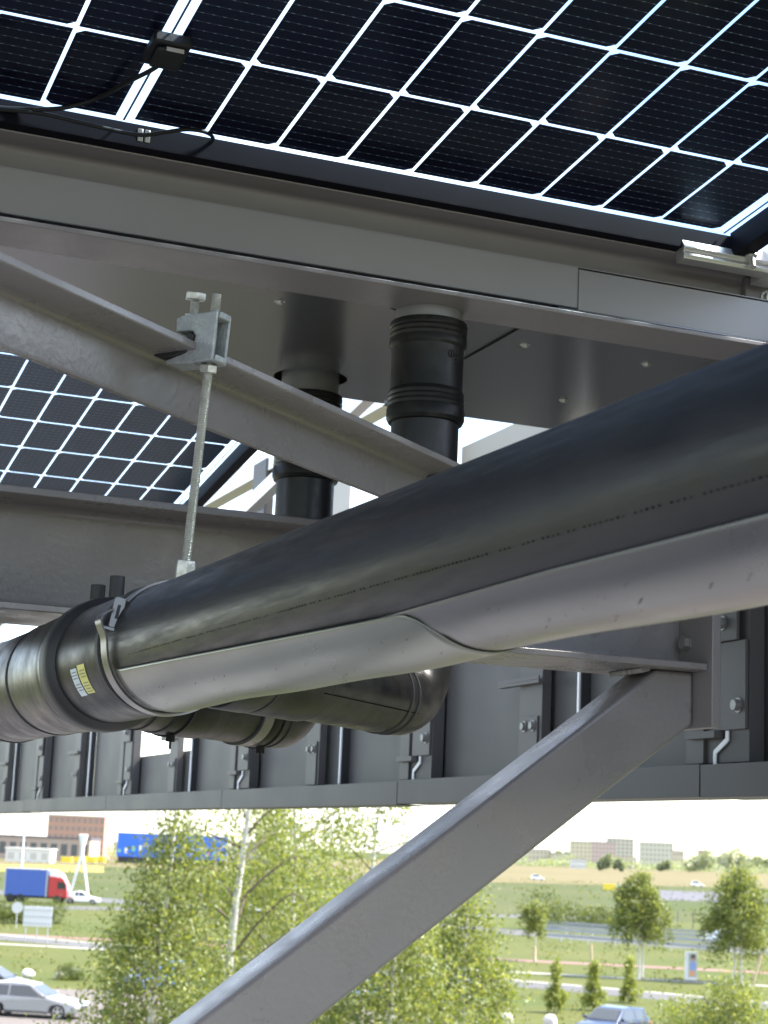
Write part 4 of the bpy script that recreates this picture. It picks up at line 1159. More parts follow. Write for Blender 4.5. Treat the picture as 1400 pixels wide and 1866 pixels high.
# ================================================================== VEHICLES
def paint(name, col, metal=0.3, rough=0.25):
    return mat(name, col, rough, metal, 0.02, 3, coat=0.6)
CGLASS = mat('car_glass', (0.03, 0.035, 0.04), 0.06, 0.0, spec=0.8)
TYRE = mat('tyre', (0.02, 0.02, 0.02), 0.8)
RIM = mat('rim', (0.5, 0.5, 0.5), 0.3, 0.8)
LAMP = mat('lamp_glass', (0.7, 0.72, 0.75), 0.1, 0.2)
REDL = mat('tail_lamp', (0.35, 0.01, 0.01), 0.2)
def car(label, loc, head, col, L=4.7, W=1.82, Hc=1.45, wagon=False, name='parked_car', group='cars parked in the court below', small=False):
    """head: unit vector the car faces"""
    loc = Vector(loc); f = Vector(head).normalized(); sdv = Vector((-f.y, f.x, 0))
    t = thing(name, label, 'car', loc, group, eye=False)
    cp = paint('paint_%02d_%02d_%02d' % tuple(int(c * 99) for c in col), col)
    def pt(x, y, z):
        return loc + f * x + sdv * y + Z * z
    h2 = L / 2
    wb = 0.60 * L / 2
    xf, xr = wb + 0.06, -wb + 0.02
    wr = 0.335
    # lower body: profile with wheel arches, lofted across with tumblehome
    belt = 0.60 * Hc
    def arch(xc):
        return [(xc + (wr + 0.06) * math.cos(a), 0.30 + (wr + 0.06) * math.sin(a)) for a in [math.pi * k / 8 for k in range(9)]][::1]
    prof = [(h2 - 0.05, 0.25), (h2, 0.42), (h2 - 0.02, 0.60), (h2 - 0.18, 0.70), (h2 * 0.42, belt + 0.04), (-h2 * 0.78, belt + 0.08), (-h2 + 0.06, belt + 0.04 if wagon else belt + 0.02), (-h2, 0.62), (-h2 + 0.04, 0.30)]
    under = [(xr - wr - 0.06, 0.24)] + [(xr - (wr + 0.06) * math.cos(math.pi * k / 8), 0.30 + (wr + 0.06) * math.sin(math.pi * k / 8)) for k in range(9)] + [(xr + wr + 0.06, 0.22), (xf - wr - 0.06, 0.22)] + [(xf - (wr + 0.06) * math.cos(math.pi * k / 8), 0.30 + (wr + 0.06) * math.sin(math.pi * k / 8)) for k in range(9)] + [(xf + wr + 0.06, 0.24)]
    full = prof + under
    n = len(full)
    mb = MB()
    V = []
    for yy, ins in ((-W / 2, 0.0), (-W / 2 + 0.10, 0.03), (W / 2 - 0.10, 0.03), (W / 2, 0.0)):
        for k, (x, z) in enumerate(full):
            sx_ = 1.0
            bulge = 0.0
            if abs(yy) > W / 2 - 0.05:
                sx_ = 0.955
                zz = z - (0.06 if z > 0.6 else 0.0)
            else:
                zz = z
            V.append(pt(x * sx_, yy * (1 if z < 0.62 else 0.965), zz))
    F = [tuple(range(n))[::-1], tuple(range(3 * n, 4 * n))]
    for r_ in range(3):
        for k in range(n):
            j = (k + 1) % n
            F.append((r_ * n + k, r_ * n + j, (r_ + 1) * n + j, (r_ + 1) * n + k))
    mb.add(V, F)
    body = mb.build('body', cp, t, eye=False, bevel=0.025, seg=2)
    # cabin
    xa, xb_ = h2 * 0.40, h2 * 0.06
    xc, xd = (-h2 * 0.80, -h2 * 0.93) if wagon else (-h2 * 0.42, -h2 * 0.80)
    zb, zt = belt + 0.03, Hc
    wb_, wt = W / 2 - 0.06, W / 2 - 0.24
    cab = [(xa, zb), (xb_, zt - 0.06), (xb_ - 0.35, zt), ((xb_ + xc) / 2, zt + 0.015), (xc, zt - 0.05), (xd, zb + 0.02)]
    V, F = [], []
    m_ = len(cab)
    for sg in (-1, 1):
        for x, z in cab:
            k = (z - zb) / (zt - zb)
            V.append(pt(x, sg * (wb_ + (wt - wb_) * max(0, k)), z))
    F = [tuple(range(m_))[::-1], tuple(range(m_, 2 * m_))] + [(k, k + 1, m_ + k + 1, m_ + k) for k in range(m_ - 1)]
    MB().add(V, F).build('cabin', cp, t, eye=False, bevel=0.03, seg=2)
    def pane(poly, nm='window'):
        MB().prism([(0, 0)], (0, 0, 0), X, Y, Z) if False else None
        o = MB().add(poly, [tuple(range(len(poly)))]).build(nm, CGLASS, t, eye=False)
        return o
    def side(x, z, sg, out=0.012):
        k = max(0, (z - zb) / (zt - zb))
        return pt(x, sg * (wb_ + (wt - wb_) * k + out), z)
    for sg in (-1, 1):
        zlo, zhi = zb + 0.03, zt - 0.10
        q = lambda x0, x1, x2, x3: [side(x0, zlo, sg), side(x1, zlo, sg), side(x2, zhi, sg), side(x3, zhi, sg)]
        xm = (xb_ + xc) / 2 + 0.05
        pane(q(xa - 0.28, xm + 0.04, xm + 0.04, xb_ - 0.10), 'door_window')
        pane(q(xm - 0.04, xc + 0.12, xc + 0.22, xm - 0.04), 'door_window')
        if wagon:
            pane(q(xc + 0.04, xd + 0.22, xc + 0.08, xc + 0.14), 'quarter_window')
        MB().obox(pt(xa - 0.22, sg * (wb_ + 0.13), zb + 0.10), f * 0.07, sdv * 0.10, Z * 0.065).build('mirror', cp, t, eye=False, bevel=0.03)
        MB().box((0, 0, 0), (0, 0, 0)) if False else None
        MB().obox(pt(xm - 0.02 + 0.18, sg * (W / 2 - 0.002), belt - 0.14), f * 0.09, sdv * 0.012, Z * 0.012).build('door_handle', cp, t, eye=False)
        MB().obox(pt(0, sg * (W / 2 - 0.01), 0.27), f * (wb - wr - 0.08), sdv * 0.02, Z * 0.05).build('sill', mat('sill', (0.05, 0.05, 0.055), 0.5), t, eye=False)
        for xl in (h2 - 0.13,):
            MB().obox(pt(xl - 0.08, sg * (W / 2 - 0.26), 0.64), f * 0.14, sdv * 0.20, Z * 0.06).build('headlight', LAMP, t, eye=False, bevel=0.03)
        MB().obox(pt(-h2 + 0.10, sg * (W / 2 - 0.18), 0.76), f * 0.09, sdv * 0.14, Z * 0.07).build('tail_light', REDL, t, eye=False, bevel=0.02)
        for xw in (xf, xr):
            c = pt(xw, sg * (W / 2 - 0.20), 0.32)
            wh = MB().lathe(c, sdv * sg, [(0, 0.20), (0, 0.30), (0.03, 0.325), (0.17, 0.325), (0.205, 0.30), (0.205, 0.235), (0.17, 0.225)], 24).build('wheel', TYRE, t, smooth=40, eye=False)
            rim = MB().lathe(c + sdv * sg * 0.165, sdv * sg, [(0, 0.235), (0.03, 0.228), (0.03, 0.205), (0.0, 0.20)], 24, cap=False)
            rim.lathe(c + sdv * sg * 0.165, sdv * sg, [(0, 0.06), (0.035, 0.05)], 10)
            for k in range(5):
                a = 2 * math.pi * k / 5 + 0.3
                dvec = f * math.cos(a) + Z * math.sin(a); pv = f * -math.sin(a) + Z * math.cos(a)
                rim.obox(c + sdv * sg * 0.185 + dvec * 0.13, dvec * 0.09, pv * 0.026, sdv * 0.012)
            rim.build('rim', RIM, wh, smooth=30, eye=False)
    k0, k1 = 0.10, 0.92
    def lerp(a, b, k): return a + (b - a) * k
    for (x0, z0, x1, z1, nm, sgx) in ((xa, zb, xb_, zt - 0.06, 'windscreen', 1), (xd, zb + 0.02, xc, zt - 0.05, 'rear_window', -1)):
        P4 = []
        for k in (k0, k1):
            xk, zk = lerp(x0, x1, k) + sgx * 0.012, lerp(z0, z1, k) + 0.012
            hw = wb_ + (wt - wb_) * max(0, (zk - zb) / (zt - zb)) - 0.07
            P4.append((pt(xk, -hw, zk), pt(xk, hw, zk)))
        MB().add([P4[0][0], P4[0][1], P4[1][1], P4[1][0]], [(0, 1, 2, 3)]).build(nm, CGLASS, t, eye=False)
    MB().obox(pt(h2 - 0.005, 0, 0.50), f * 0.02, sdv * 0.45, Z * 0.08).build('grille', mat('grille', (0.03, 0.03, 0.03), 0.4), t, eye=False, bevel=0.01)
    return t
RV = Vector((math.cos(YAW), -math.sin(YAW), 0))             # picture right, level
FV = Vector((math.sin(YAW), math.cos(YAW), 0))              # picture depth, level
car('silver estate car in the lower left corner, side on', G(58, 1852), RV * 0.985 - FV * 0.17, (0.24, 0.24, 0.25), 4.75, 1.85, 1.46, True)
car('dark car mostly hidden behind the silver estate car', G(-14, 1814), RV * 0.97 - FV * 0.2, (0.025, 0.025, 0.03), 4.6, 1.8, 1.42, False)
car('dark blue hatchback in the lower right, facing left', G(1113, 1897), -RV * 0.62 - FV * 0.78, (0.018, 0.03, 0.065), 4.25, 1.78, 1.46, True)
car('blue car half hidden behind the dense birch', G(275, 1806), -RV * 0.5 - FV * 0.86, (0.03, 0.09, 0.28), 4.3, 1.8, 1.46, False)
car('light blue car glimpsed under the slanting brace', G(640, 1835), -RV * 0.4 - FV * 0.9, (0.10, 0.20, 0.42), 4.3, 1.8, 1.46, False)
car('bright blue car right of the one behind the dense birch', G(330, 1800), RV * 0.3 - FV * 0.95, (0.04, 0.12, 0.36), 4.3, 1.8, 1.46, False)
car('white car on the motorway behind the Y shaped mast', G(149, 1647), RV * 0.99 + FV * 0.05, (0.7, 0.7, 0.7), 4.5, 1.8, 1.5, False, 'moving_car', 'cars on the roads')
car('white car on the ramp right of the poster pillar', G(1325, 1722), RV * 0.98 - FV * 0.1, (0.62, 0.66, 0.72), 4.5, 1.8, 1.5, False, 'moving_car', 'cars on the roads')
car('small white car far out on the airfield at the right', G(1271, 1616), RV, (0.7, 0.7, 0.7), 4.6, 2.0, 2.0, True, 'moving_car', 'cars on the roads')
car('small white car far out on the airfield near the brace', G(980, 1604), RV, (0.7, 0.7, 0.7), 4.8, 2.0, 2.0, True, 'moving_car', 'cars on the roads')
car('white car glimpsed through the birches left of the brace', G(480, 1665), RV, (0.7, 0.7, 0.7), 4.5, 1.8, 1.5, False, 'moving_car', 'cars on the roads')
# truck behind the hedge
g = G(70, 1645)
tk = thing('truck', 'truck with blue box body and red cab behind the hedge', 'truck', g, eye=False)
def tp_(x, y, z): return g + RV * x + FV * y + Z * z
BLUE = mat('tarpaulin_blue', (0.045, 0.10, 0.36), 0.5, 0, 0.1, 1)
MB().obox(tp_(-1.45, 0, 2.35), RV * 2.45, FV * 1.25, Z * 1.55).build('box_body', BLUE, tk, eye=False, bevel=0.05)
for sx_ in (-3.95, 1.05):
    MB().obox(tp_(sx_, -1.27, 2.35), RV * 0.09, FV * 0.03, Z * 1.6).build('body_frame', mat('grey_frame', (0.35, 0.36, 0.40), 0.4), tk, eye=False)
MB().obox(tp_(-1.45, 0, 3.93), RV * 2.5, FV * 1.27, Z * 0.06).build('body_frame', mat('grey_frame', (0, 0, 0)), tk, eye=False)
REDP = paint('truck_red', (0.42, 0.02, 0.03), 0.0)
cabp = [(1.3, 0.75), (3.55, 0.75), (3.6, 1.2), (3.45, 2.3), (3.0, 3.0), (1.3, 3.2)]
MB().prism(cabp, tp_(0, -1.2, 0) - Z * 0, RV, Z, FV * 2.4).build('cab', REDP, tk, eye=False, bevel=0.06)
MB().prism([(1.3, 3.22), (3.0, 3.02), (2.75, 3.4), (1.9, 3.85), (1.3, 3.9)], tp_(0, -1.12, 0), RV, Z, FV * 2.24).build('wind_deflector', mat('truck_white', (0.75, 0.75, 0.75), 0.35), tk, eye=False, bevel=0.05)
MB().add([tp_(2.35, -1.215, 1.75), tp_(3.40, -1.215, 1.75), tp_(3.22, -1.215, 2.5), tp_(2.35, -1.215, 2.6)], [(0, 1, 2, 3)]).build('side_window', CGLASS, tk, eye=False)
MB().add([tp_(3.56, -1.1, 1.7), tp_(3.56, 1.1, 1.7), tp_(3.12, 1.1, 2.88), tp_(3.12, -1.1, 2.88)], [(0, 1, 2, 3)]).build('windscreen', CGLASS, tk, eye=False)
for xw in (-3.2, -2.0, 2.4):
    for sg in (-1, 1):
        MB().lathe(tp_(xw, sg * 1.0, 0.5), FV * sg, [(0, 0.3), (0, 0.48), (0.25, 0.5), (0.28, 0.46), (0.28, 0.25)], 18).build('wheel', TYRE, tk, eye=False, smooth=40)
MB().obox(tp_(-0.5, 0, 0.68), RV * 3.6, FV * 0.5, Z * 0.12).build('chassis', mat('chassis', (0.05, 0.05, 0.05), 0.6), tk, eye=False)

# ================================================================== SIGNS, MAST, FENCES, BARRIERS
WHITEP = mat('white_paint', (0.72, 0.72, 0.72), 0.5, 0, 0.04, 2)
SIGNB = mat('sign_back', (0.55, 0.55, 0.57), 0.45, 0.3, 0.04, 2)
GREYM = mat('grey_metal', (0.40, 0.41, 0.42), 0.45, 0.5, 0.05, 3)
def board(label, pxl, pxr, pyt, pyb, base_y, legs, name='traffic_sign_board'):
    g0 = G((pxl + pxr) / 2, base_y); D = g0.dot(FV) / 1.0
    sc_ = D / FPX
    t = thing(name, label, 'sign', g0, eye=False)
    wv, z0, z1 = (pxr - pxl) / 2 * sc_, (base_y - pyb) * sc_, (base_y - pyt) * sc_
    MB().obox(g0 + Z * (z0 + z1) / 2, RV * wv, FV * 0.03, Z * (z1 - z0) / 2).build('panel', SIGNB, t, eye=False, bevel=0.01)
    for k in range(3):
        MB().obox(g0 + Z * (z0 + (z1 - z0) * (k + 0.5) / 3) - FV * 0.06, RV * wv * 0.96, FV * 0.02, Z * 0.03).build('rail', GREYM, t, eye=False)
    for l_ in legs:
        MB().tube([g0 + RV * wv * l_ + FV * 0.08, g0 + RV * wv * l_ + FV * 0.08 + Z * z1], 0.05, 8).build('leg', GREYM, t, eye=False)
board('back of a large rectangular road sign on three legs below the hedge', 40, 91, 1655, 1690, 1717, (-0.8, 0.0, 0.75))
g0 = G(29, 1692)
t = thing('road_sign', 'small round road sign on a pole left of the large sign board', 'sign', g0, eye=False)
MB().tube([g0, g0 + Z * 1.9], 0.05, 8).build('pole', GREYM, t, eye=False)
MB().lathe(g0 + Z * 1.75 - FV * 0.06, -FV, [(0, 0.48), (0.02, 0.48)], 24).build('disc', SIGNB, t, eye=False)
g0 = G(144, 1640)
t = thing('mast', 'white Y shaped mast with spread legs beside the truck', 'mast', g0, eye=False)
top = g0 + Z * 6.0
for dx in (-1.35, 1.25):
    MB().tube([g0 + RV * dx, top], [0.14, 0.17], 10).build('leg', WHITEP, t, eye=False, smooth=50)
MB().lathe(top - Z * 0.2, Z, [(0, 0.22), (1.0, 0.25), (2.0, 0.5), (2.5, 0.62), (2.55, 0.3)], 16).build('head', WHITEP, t, eye=False, smooth=40)
for px, py, h_, lab in ((38, 1600, 12, 'tall pale lamp post behind the truck at left'), (24, 1560, 12, 'distant lamp post by the low building at left')):
    g0 = G(px, py)
    D = g0.length
    t = thing('lamp_post', lab, 'lamp post', g0, 'lamp posts at left', eye=False)
    hh = 105 * D / FPX if px == 38 else 70 * D / FPX
    MB().tube([g0, g0 + Z * hh], [D * 0.0006, D * 0.00035], 8).build('pole', WHITEP, t, eye=False)
    MB().obox(g0 + Z * hh + RV * D * 0.002, RV * D * 0.003, FV * D * 0.0008, Z * D * 0.0004).build('lamp_head', GREYM, t, eye=False)
# ramp crash barriers
def barrier(label, pa, pb, h0, dz, n):
    d = pb - pa
    t = thing('crash_barrier', label, 'crash barrier', (pa + pb) / 2, 'crash barriers along the ramp', eye=False)
    dn = d.normalized(); nn = Vector((-dn.y, dn.x, 0))
    MB().prism([(-0.02, 0), (0.05, 0.06), (0.0, 0.15), (0.05, 0.24), (-0.02, 0.30), (-0.05, 0.30), (0.02, 0.24), (-0.03, 0.15), (0.02, 0.06), (-0.05, 0)], pa + Z * h0, nn, Z, d).build('rail', GREYM, t, eye=False)
    k = int(d.length / 3.0)
    for i in range(k + 1):
        q = pa + d * (i / k)
        MB().obox(q + nn * 0.09 + Z * (h0 + 0.3) / 2, dn * 0.04, nn * 0.03, Z * (h0 + 0.3) / 2).build('post', GREYM, t, eye=False)
for i, (pa, pb, h0, lab) in enumerate((((975, 1713), (1330, 1741), 0.45, 'front crash barrier of the ramp, nearest the pink path'), ((985, 1702), (1330, 1729), 0.45, 'second crash barrier of the ramp from the front'), ((985, 1696), (1330, 1721), 0.5, 'third crash barrier of the ramp from the front'), ((985, 1690), (1330, 1714), 0.55, 'rearmost crash barrier of the ramp below the bushes'))):
    barrier(lab, G(*pa), G(*pb), h0, 0, 0)
# airfield fence posts
nth = iter(['first', 'second', 'third', 'fourth', 'fifth', 'sixth', 'seventh', 'eighth', 'ninth', 'tenth', 'eleventh', 'twelfth'])
for i in range(12):
    px = 955 + i * 28
    if 1130 < px < 1215: continue
    g0 = G(px, 1683 + (px - 955) * 0.035)
    MBo = MB().tube([g0, g0 + Z * 2.1], 0.06, 6)
    o = MBo.build('fence_post', mat('dark_post', (0.10, 0.09, 0.07), 0.8), eye=False)
    tag(o, '%s dark fence post from the brace, in the meadow behind the ramp' % next(nth), 'post', 'fence posts in the meadow')
# poster pillar
g0 = G(1259, 1786)
t = thing('poster_pillar', 'upright poster pillar with a portrait of a person, by the pink path', 'poster', g0, eye=False)
wv, hv = 0.42, 1.9
MB().obox(g0 + Z * hv / 2, RV * wv, FV * 0.10, Z * hv / 2).build('case', WHITEP, t, eye=False, bevel=0.02)
MB().obox(g0 + Z * (hv / 2 + 0.05) - FV * 0.105 + RV * 0.10, RV * 0.30, FV * 0.004, Z * (hv / 2 - 0.14)).build('poster', mat('poster_ground', (0.42, 0.45, 0.42), 0.4), t, eye=False)
def blob(cx, cz, rx, rz, col, nm, k):
    n = 14
    P = [g0 + RV * (cx + rx * math.cos(2 * math.pi * i / n)) + Z * (cz + rz * math.sin(2 * math.pi * i / n)) - FV * (0.111 + 0.003 * k) for i in range(n)]
    MB().add(P, [tuple(range(n))]).build(nm, mat('print_' + nm, col, 0.5), t, eye=False)
blob(0.12, 1.52, 0.17, 0.22, (0.05, 0.03, 0.03), 'printed_hair', 1)
blob(0.13, 1.40, 0.10, 0.15, (0.45, 0.25, 0.20), 'printed_face', 2)
blob(0.12, 0.95, 0.22, 0.34, (0.25, 0.32, 0.62), 'printed_dress', 1)
blob(0.06, 0.45, 0.20, 0.22, (0.70, 0.33, 0.16), 'printed_patch', 2)
# leaning tree stakes
for pa, pb, lab in (((1370, 1800), (1387, 1742), 'leaning wooden stake beside the birch at the right edge'), ((974, 1754), (974, 1726), 'short pale stake beside the young birch near the ramp barrier'), ((1078, 1752), (1077, 1722), 'pale stake standing alone on the verge right of the young birch')):
    a = G(*pa); D = a.dot(FV)
    b = a + RV * (pb[0] - pa[0]) * D / FPX + Z * (pa[1] - pb[1]) * D / FPX
    o = MB().tube([a, b], 0.10, 8).build('tree_stake', WOOD, eye=False); tag(o, lab, 'stake', 'tree stakes on the far verge')
# yellow and white barrier block out on the airfield
g0 = G(1122, 1622); D = g0.dot(FV)
t = thing('airfield_barrier', 'low yellow and white block on the airfield left of the verge birch', 'barrier', g0, eye=False)
MB().obox(g0 - RV * 11 * D / FPX + Z * 0.8, RV * 11 * D / FPX, FV * 0.5, Z * 0.8).build('yellow_half', mat('yellow_block', (0.75, 0.55, 0.05), 0.6), t, eye=False)
MB().obox(g0 + RV * 12 * D / FPX + Z * 0.8, RV * 11 * D / FPX, FV * 0.5, Z * 0.8).build('white_half', WHITEP, t, eye=False)
# red and white road works boards seen through the birch
for px, lab in ((288, 'red and white barrier board glimpsed through the dense birch, left one'), (325, 'red and white barrier board glimpsed through the dense birch, right one')):
    g0 = G(px, 1708)
    t = thing('barrier_board', lab, 'barrier', g0, 'red and white barrier boards', eye=False)
    for k in range(5):
        MB().obox(g0 + RV * (k - 2) * 0.28 + Z * 0.75, RV * 0.14, FV * 0.02, Z * 0.25).build('stripe', mat('red_stripe', (0.6, 0.03, 0.03), 0.5) if k % 2 == 0 else WHITEP, t, eye=False)
    MB().obox(g0 + Z * 0.25, RV * 0.05, FV * 0.05, Z * 0.25).build('foot', GREYM, t, eye=False)

# ================================================================== BUILDINGS
def building(label, pxl, pxr, pyt, base_py, col, depth=14, floors=4, cols=6, roof=None, win=(0.16, 0.17, 0.18), flat=True, name='building', wfrac=0.55, group=None):
    gm = G((pxl + pxr) / 2, base_py)
    D = gm.dot(FV); sc_ = D / FPX
    wv, hv = (pxr - pxl) / 2 * sc_, (base_py - pyt) * sc_
    t = thing(name, label, 'building', gm, group, eye=False)
    col = tuple(c * 0.78 for c in col); win = tuple(c * 0.74 for c in win)
    wm = mat('wall_%d_%d_%d' % tuple(int(c * 250) for c in col), col, 0.85, 0, 0.05, 0.2)
    MB().obox(gm + FV * depth / 2 + Z * hv / 2, RV * wv, FV * depth / 2, Z * hv / 2).build('wall', wm, t, eye=False)
    rm = mat('flat_roof', (0.16, 0.16, 0.17), 0.8) if roof is None else mat('roof_%d_%d_%d' % tuple(int(c * 250) for c in roof), roof, 0.8)
    MB().obox(gm + FV * depth / 2 + Z * (hv + 0.25), RV * (wv + 0.3), FV * (depth / 2 + 0.3), Z * 0.25).build('roof', rm, t, eye=False)
    wn = mat('window_%d' % int(win[0] * 100), win, 0.15)
    fh = hv / floors; cw = 2 * wv / cols
    for i in range(floors):
        for j in range(cols):
            c = gm - FV * 0.04 + RV * (-wv + cw * (j + 0.5)) + Z * (fh * (i + 0.5))
            MB().obox(c, RV * cw * wfrac / 2, FV * 0.05, Z * fh * 0.26).build('window', wn, t, eye=False)
    return t
sk = 'buildings on the far skyline'  # skyline haze is put into the pale walls and weak window colours
building('pale yellow block on the skyline right of the crane', 1041, 1077, 1535, 1579, (0.66, 0.60, 0.42), 20, 6, 5, win=(0.42, 0.40, 0.32), group=sk)
building('pale pink apartment block on the skyline', 1078, 1122, 1536, 1580, (0.60, 0.47, 0.42), 20, 6, 7, win=(0.38, 0.34, 0.32), group=sk)
building('tall cream block with dark roof edge on the skyline', 1108, 1154, 1530, 1578, (0.66, 0.60, 0.48), 24, 7, 6, win=(0.36, 0.33, 0.30), group=sk)
building('small red block on the skyline beside the tall cream block', 1158, 1174, 1538, 1572, (0.55, 0.25, 0.18), 18, 4, 2, win=(0.40, 0.24, 0.20), group=sk)
building('long pale yellow block on the skyline above the verge birch', 1168, 1226, 1537, 1580, (0.70, 0.65, 0.52), 22, 5, 8, win=(0.48, 0.45, 0.36), group=sk)
building('white tower on the skyline left of the far trees', 1243, 1276, 1536, 1574, (0.68, 0.66, 0.60), 22, 6, 4, win=(0.50, 0.48, 0.44), group=sk)
building('low cream hall on the skyline at the edge of the brace', 948, 1004, 1549, 1577, (0.62, 0.56, 0.42), 20, 3, 8, win=(0.42, 0.39, 0.31), group=sk)
building('low white pavilion in front of the skyline blocks', 1042, 1068, 1566, 1583, (0.74, 0.73, 0.70), 14, 2, 5, win=(0.5, 0.5, 0.48), group=sk)
building('low cream houses under the skyline blocks', 1122, 1160, 1563, 1584, (0.68, 0.62, 0.46), 14, 2, 7, roof=(0.42, 0.26, 0.18), win=(0.45, 0.40, 0.32), group=sk)
building('small red roofed house between the far trees', 1274, 1291, 1551, 1585, (0.52, 0.40, 0.34), 14, 3, 2, roof=(0.45, 0.18, 0.13), win=(0.36, 0.3, 0.27), group=sk)
lf = 'buildings beyond the field at left'
building('brick building with a pale roof edge at upper left of the landscape', 84, 186, 1490, 1562, (0.50, 0.30, 0.22), 30, 5, 10, roof=(0.55, 0.52, 0.45), win=(0.30, 0.24, 0.22), group=lf)
building('long low hall with dark roof band at left', -60, 160, 1527, 1566, (0.42, 0.34, 0.29), 24, 1, 12, roof=(0.10, 0.10, 0.12), win=(0.10, 0.11, 0.12), group=lf, wfrac=0.6)
building('white pavilion in front of the long low hall', 10, 90, 1549, 1571, (0.74, 0.73, 0.69), 10, 1, 4, roof=(0.6, 0.6, 0.56), win=(0.55, 0.54, 0.5), group=lf)
building('grey hall behind the blue screen', 420, 520, 1538, 1574, (0.50, 0.47, 0.42), 24, 3, 8, win=(0.34, 0.32, 0.30), group=lf)
for k, px in enumerate((122, 146, 166, 182)):
    g0 = G(px, 1571); sc_ = g0.dot(FV) / FPX
    o = MB().obox(g0 + Z * 4 * sc_, RV * 9 * sc_, FV * 2, Z * 4 * sc_).obox(g0 + Z * 8.6 * sc_, RV * 9.4 * sc_, FV * 2.1, Z * 0.6 * sc_).build('yellow_container', mat('yellow_container', (0.72, 0.56, 0.04), 0.6), eye=False)
    tag(o, ['yellow container left of the white mast', 'yellow container behind the white mast', 'yellow container right of the white mast', 'rightmost yellow container beside the dense birch'][k], 'container', 'yellow containers in front of the halls')
# blue screen
g0 = G(312, 1576); sc_ = g0.dot(FV) / FPX
t = thing('blue_screen', 'long bright blue advertising wall seen through the birches', 'billboard', g0, eye=False)
MB().obox(g0 + Z * 32 * sc_, RV * 98 * sc_, FV * 0.8, Z * 21 * sc_).build('panel', mat('screen_blue', (0.02, 0.13, 0.62), 0.4, 0, 0.2, 0.3), t, eye=False)
MB().obox(g0 + Z * 5.5 * sc_ + FV * 0.2, RV * 96 * sc_, FV * 0.6, Z * 5.5 * sc_).build('plinth', mat('screen_plinth', (0.03, 0.03, 0.04), 0.6), t, eye=False)
rs_ = random.Random(8)
for k in range(16):
    dx = (-92 + k * 12 + rs_.uniform(-3, 3)) * sc_
    cw_ = rs_.choice([(0.7, 0.74, 0.8), (0.55, 0.62, 0.8), (0.6, 0.2, 0.15), (0.2, 0.5, 0.3), (0.75, 0.75, 0.78)])
    MB().obox(g0 + RV * dx + Z * (20 + rs_.uniform(0, 10)) * sc_ - FV * 0.86, RV * rs_.uniform(1, 3.2) * sc_, FV * 0.02, Z * rs_.uniform(2, 8) * sc_).build('printed_patch', mat('patch_%d' % int(cw_[0] * 100 + cw_[2] * 10), cw_, 0.5), t, eye=False)
# cranes
for px, pyt, py, col, lab, arm in ((1028, 1506, 1577, (0.25, 0.50, 0.48), 'thin green tower crane on the skyline', -1), (992, 1510, 1577, (0.75, 0.60, 0.20), 'thin yellow tower crane beside the brace', 1)):
    g0 = G(px, py); sc_ = g0.dot(FV) / FPX
    t = thing('tower_crane', lab, 'crane', g0, 'cranes on the skyline', eye=False)
    cm_ = mat('crane_%d' % int(col[0] * 100), col, 0.6)
    hh = (py - pyt) * sc_
    MB().obox(g0 + Z * hh / 2, RV * 0.7 * sc_, FV * 0.7 * sc_, Z * hh / 2).build('mast', cm_, t, eye=False)
    MB().obox(g0 + Z * hh + RV * arm * 4 * sc_, RV * 20 * sc_, FV * 0.5 * sc_, Z * 0.7 * sc_).build('jib', mat('crane_jib', (0.72, 0.62, 0.25), 0.6), t, eye=False)
    MB().add([tuple(g0 + Z * (hh + 5 * sc_)), tuple(g0 + Z * hh + RV * 1.2 * sc_), tuple(g0 + Z * hh - RV * 1.2 * sc_), tuple(g0 + Z * hh + FV * 1.2 * sc_)], [(0, 1, 2), (0, 2, 3), (0, 3, 1), (1, 2, 3)]).build('apex', cm_, t, eye=False)

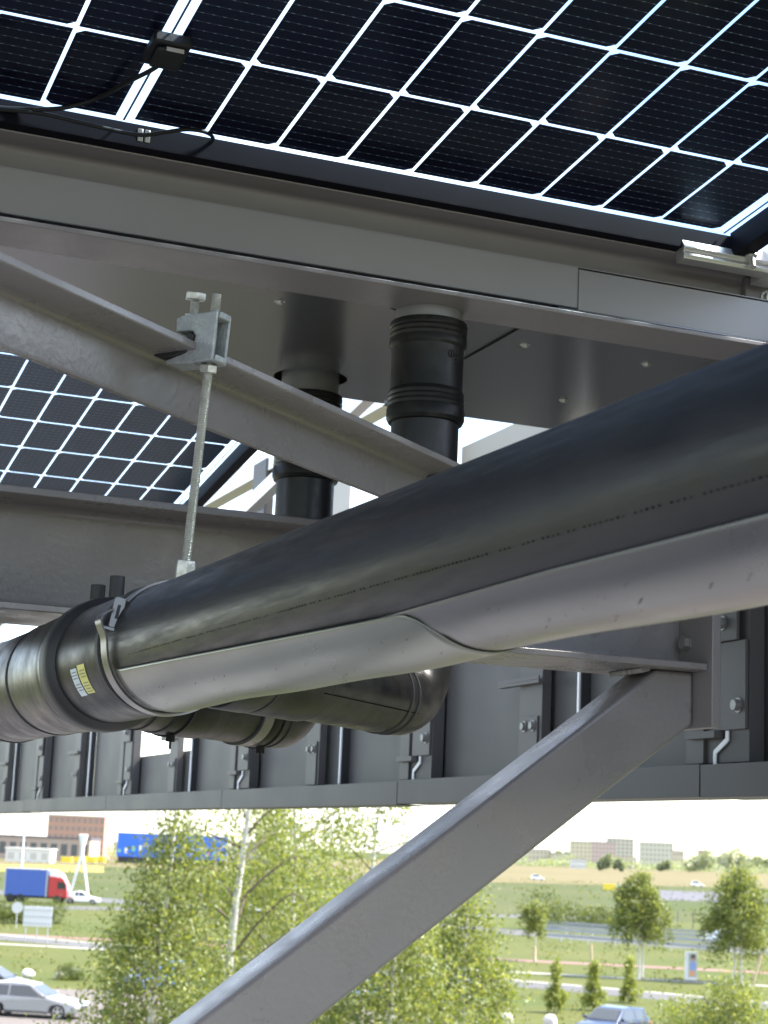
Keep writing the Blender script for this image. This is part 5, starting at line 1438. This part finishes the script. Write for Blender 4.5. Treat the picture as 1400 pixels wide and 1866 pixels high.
# rough grass and weeds that break up the lawns
def tufts(name, label, rect, n, size, seed, m):
    nr = np.random.default_rng(seed)
    (d0, d1), (a0, a1) = rect
    d = np.sqrt(nr.uniform(d0 ** 2, d1 ** 2, n)); px = nr.uniform(a0, a1, n)
    k = np.sin(px * 0.021 + d * 0.11) + np.sin(px * 0.05 - d * 0.07) + nr.normal(size=n) * 0.6
    ok = k > 0.35
    d, px = d[ok], px[ok]
    P = np.array([tuple(P_at(a, b)) for a, b in zip(px, d)])
    P[:, 2] = size * 0.3
    V = leaf_cloud(P, size, seed)
    o = leaves_object(name, V, m, None, (0, 0, 0))
    tag(o, label, None, None, 'stuff')
TUFT = leaf_mat('tuft_leaf', (0.075, 0.10, 0.02), (0.115, 0.13, 0.03), (0.20, 0.185, 0.075), 0.45)
tufts('rough_grass', 'rough grass tufts on the near lawns', ((84, 215), (-40, 1440)), 14000, 0.19, 5, TUFT)
tufts('meadow_grass', 'taller rough grass in the far meadow', ((215, 700), (-40, 1440)), 9000, 0.5, 6, TUFT)

for (a, b, t_, c, lab, nm) in ((1004, 1040, 1556, (0.60, 0.54, 0.40), 'low pale hall on the skyline left of the pale yellow block', 0), (1226, 1246, 1552, (0.62, 0.55, 0.42), 'narrow cream block on the skyline left of the white tower', 0),
                           (1290, 1330, 1562, (0.50, 0.46, 0.40), 'low grey block on the skyline among the far trees', 0), (1345, 1400, 1566, (0.52, 0.47, 0.40), 'long low block on the skyline at the right edge', 0)):
    building(lab, a, b, t_, 1579 if a < 1200 else 1585, c, 20, 3, 5, win=(0.42, 0.39, 0.33), group=sk)
def wood(name, label, pxa, pxb, pya, pyb, hgt, n, seed):
    nr = np.random.default_rng(seed)
    u = nr.uniform(0, 1, n)
    ga, gb = np.array(tuple(G(pxa, pya))), np.array(tuple(G(pxb, pyb)))
    P = ga + (gb - ga) * u[:, None]
    hh = hgt * (0.55 + 0.25 * np.sin(u * 37 + seed) + 0.2 * np.sin(u * 91))
    P[:, 2] = hh * nr.uniform(0, 1, n) ** 0.7
    P[:, 1] += nr.normal(size=n) * 12
    V = leaf_cloud(P, hgt * 0.16, seed)
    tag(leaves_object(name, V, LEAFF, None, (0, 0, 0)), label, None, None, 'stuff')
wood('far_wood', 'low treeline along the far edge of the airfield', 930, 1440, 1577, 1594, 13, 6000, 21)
wood('far_wood', 'low treeline beyond the halls at left', -40, 620, 1560, 1570, 9, 5000, 22)
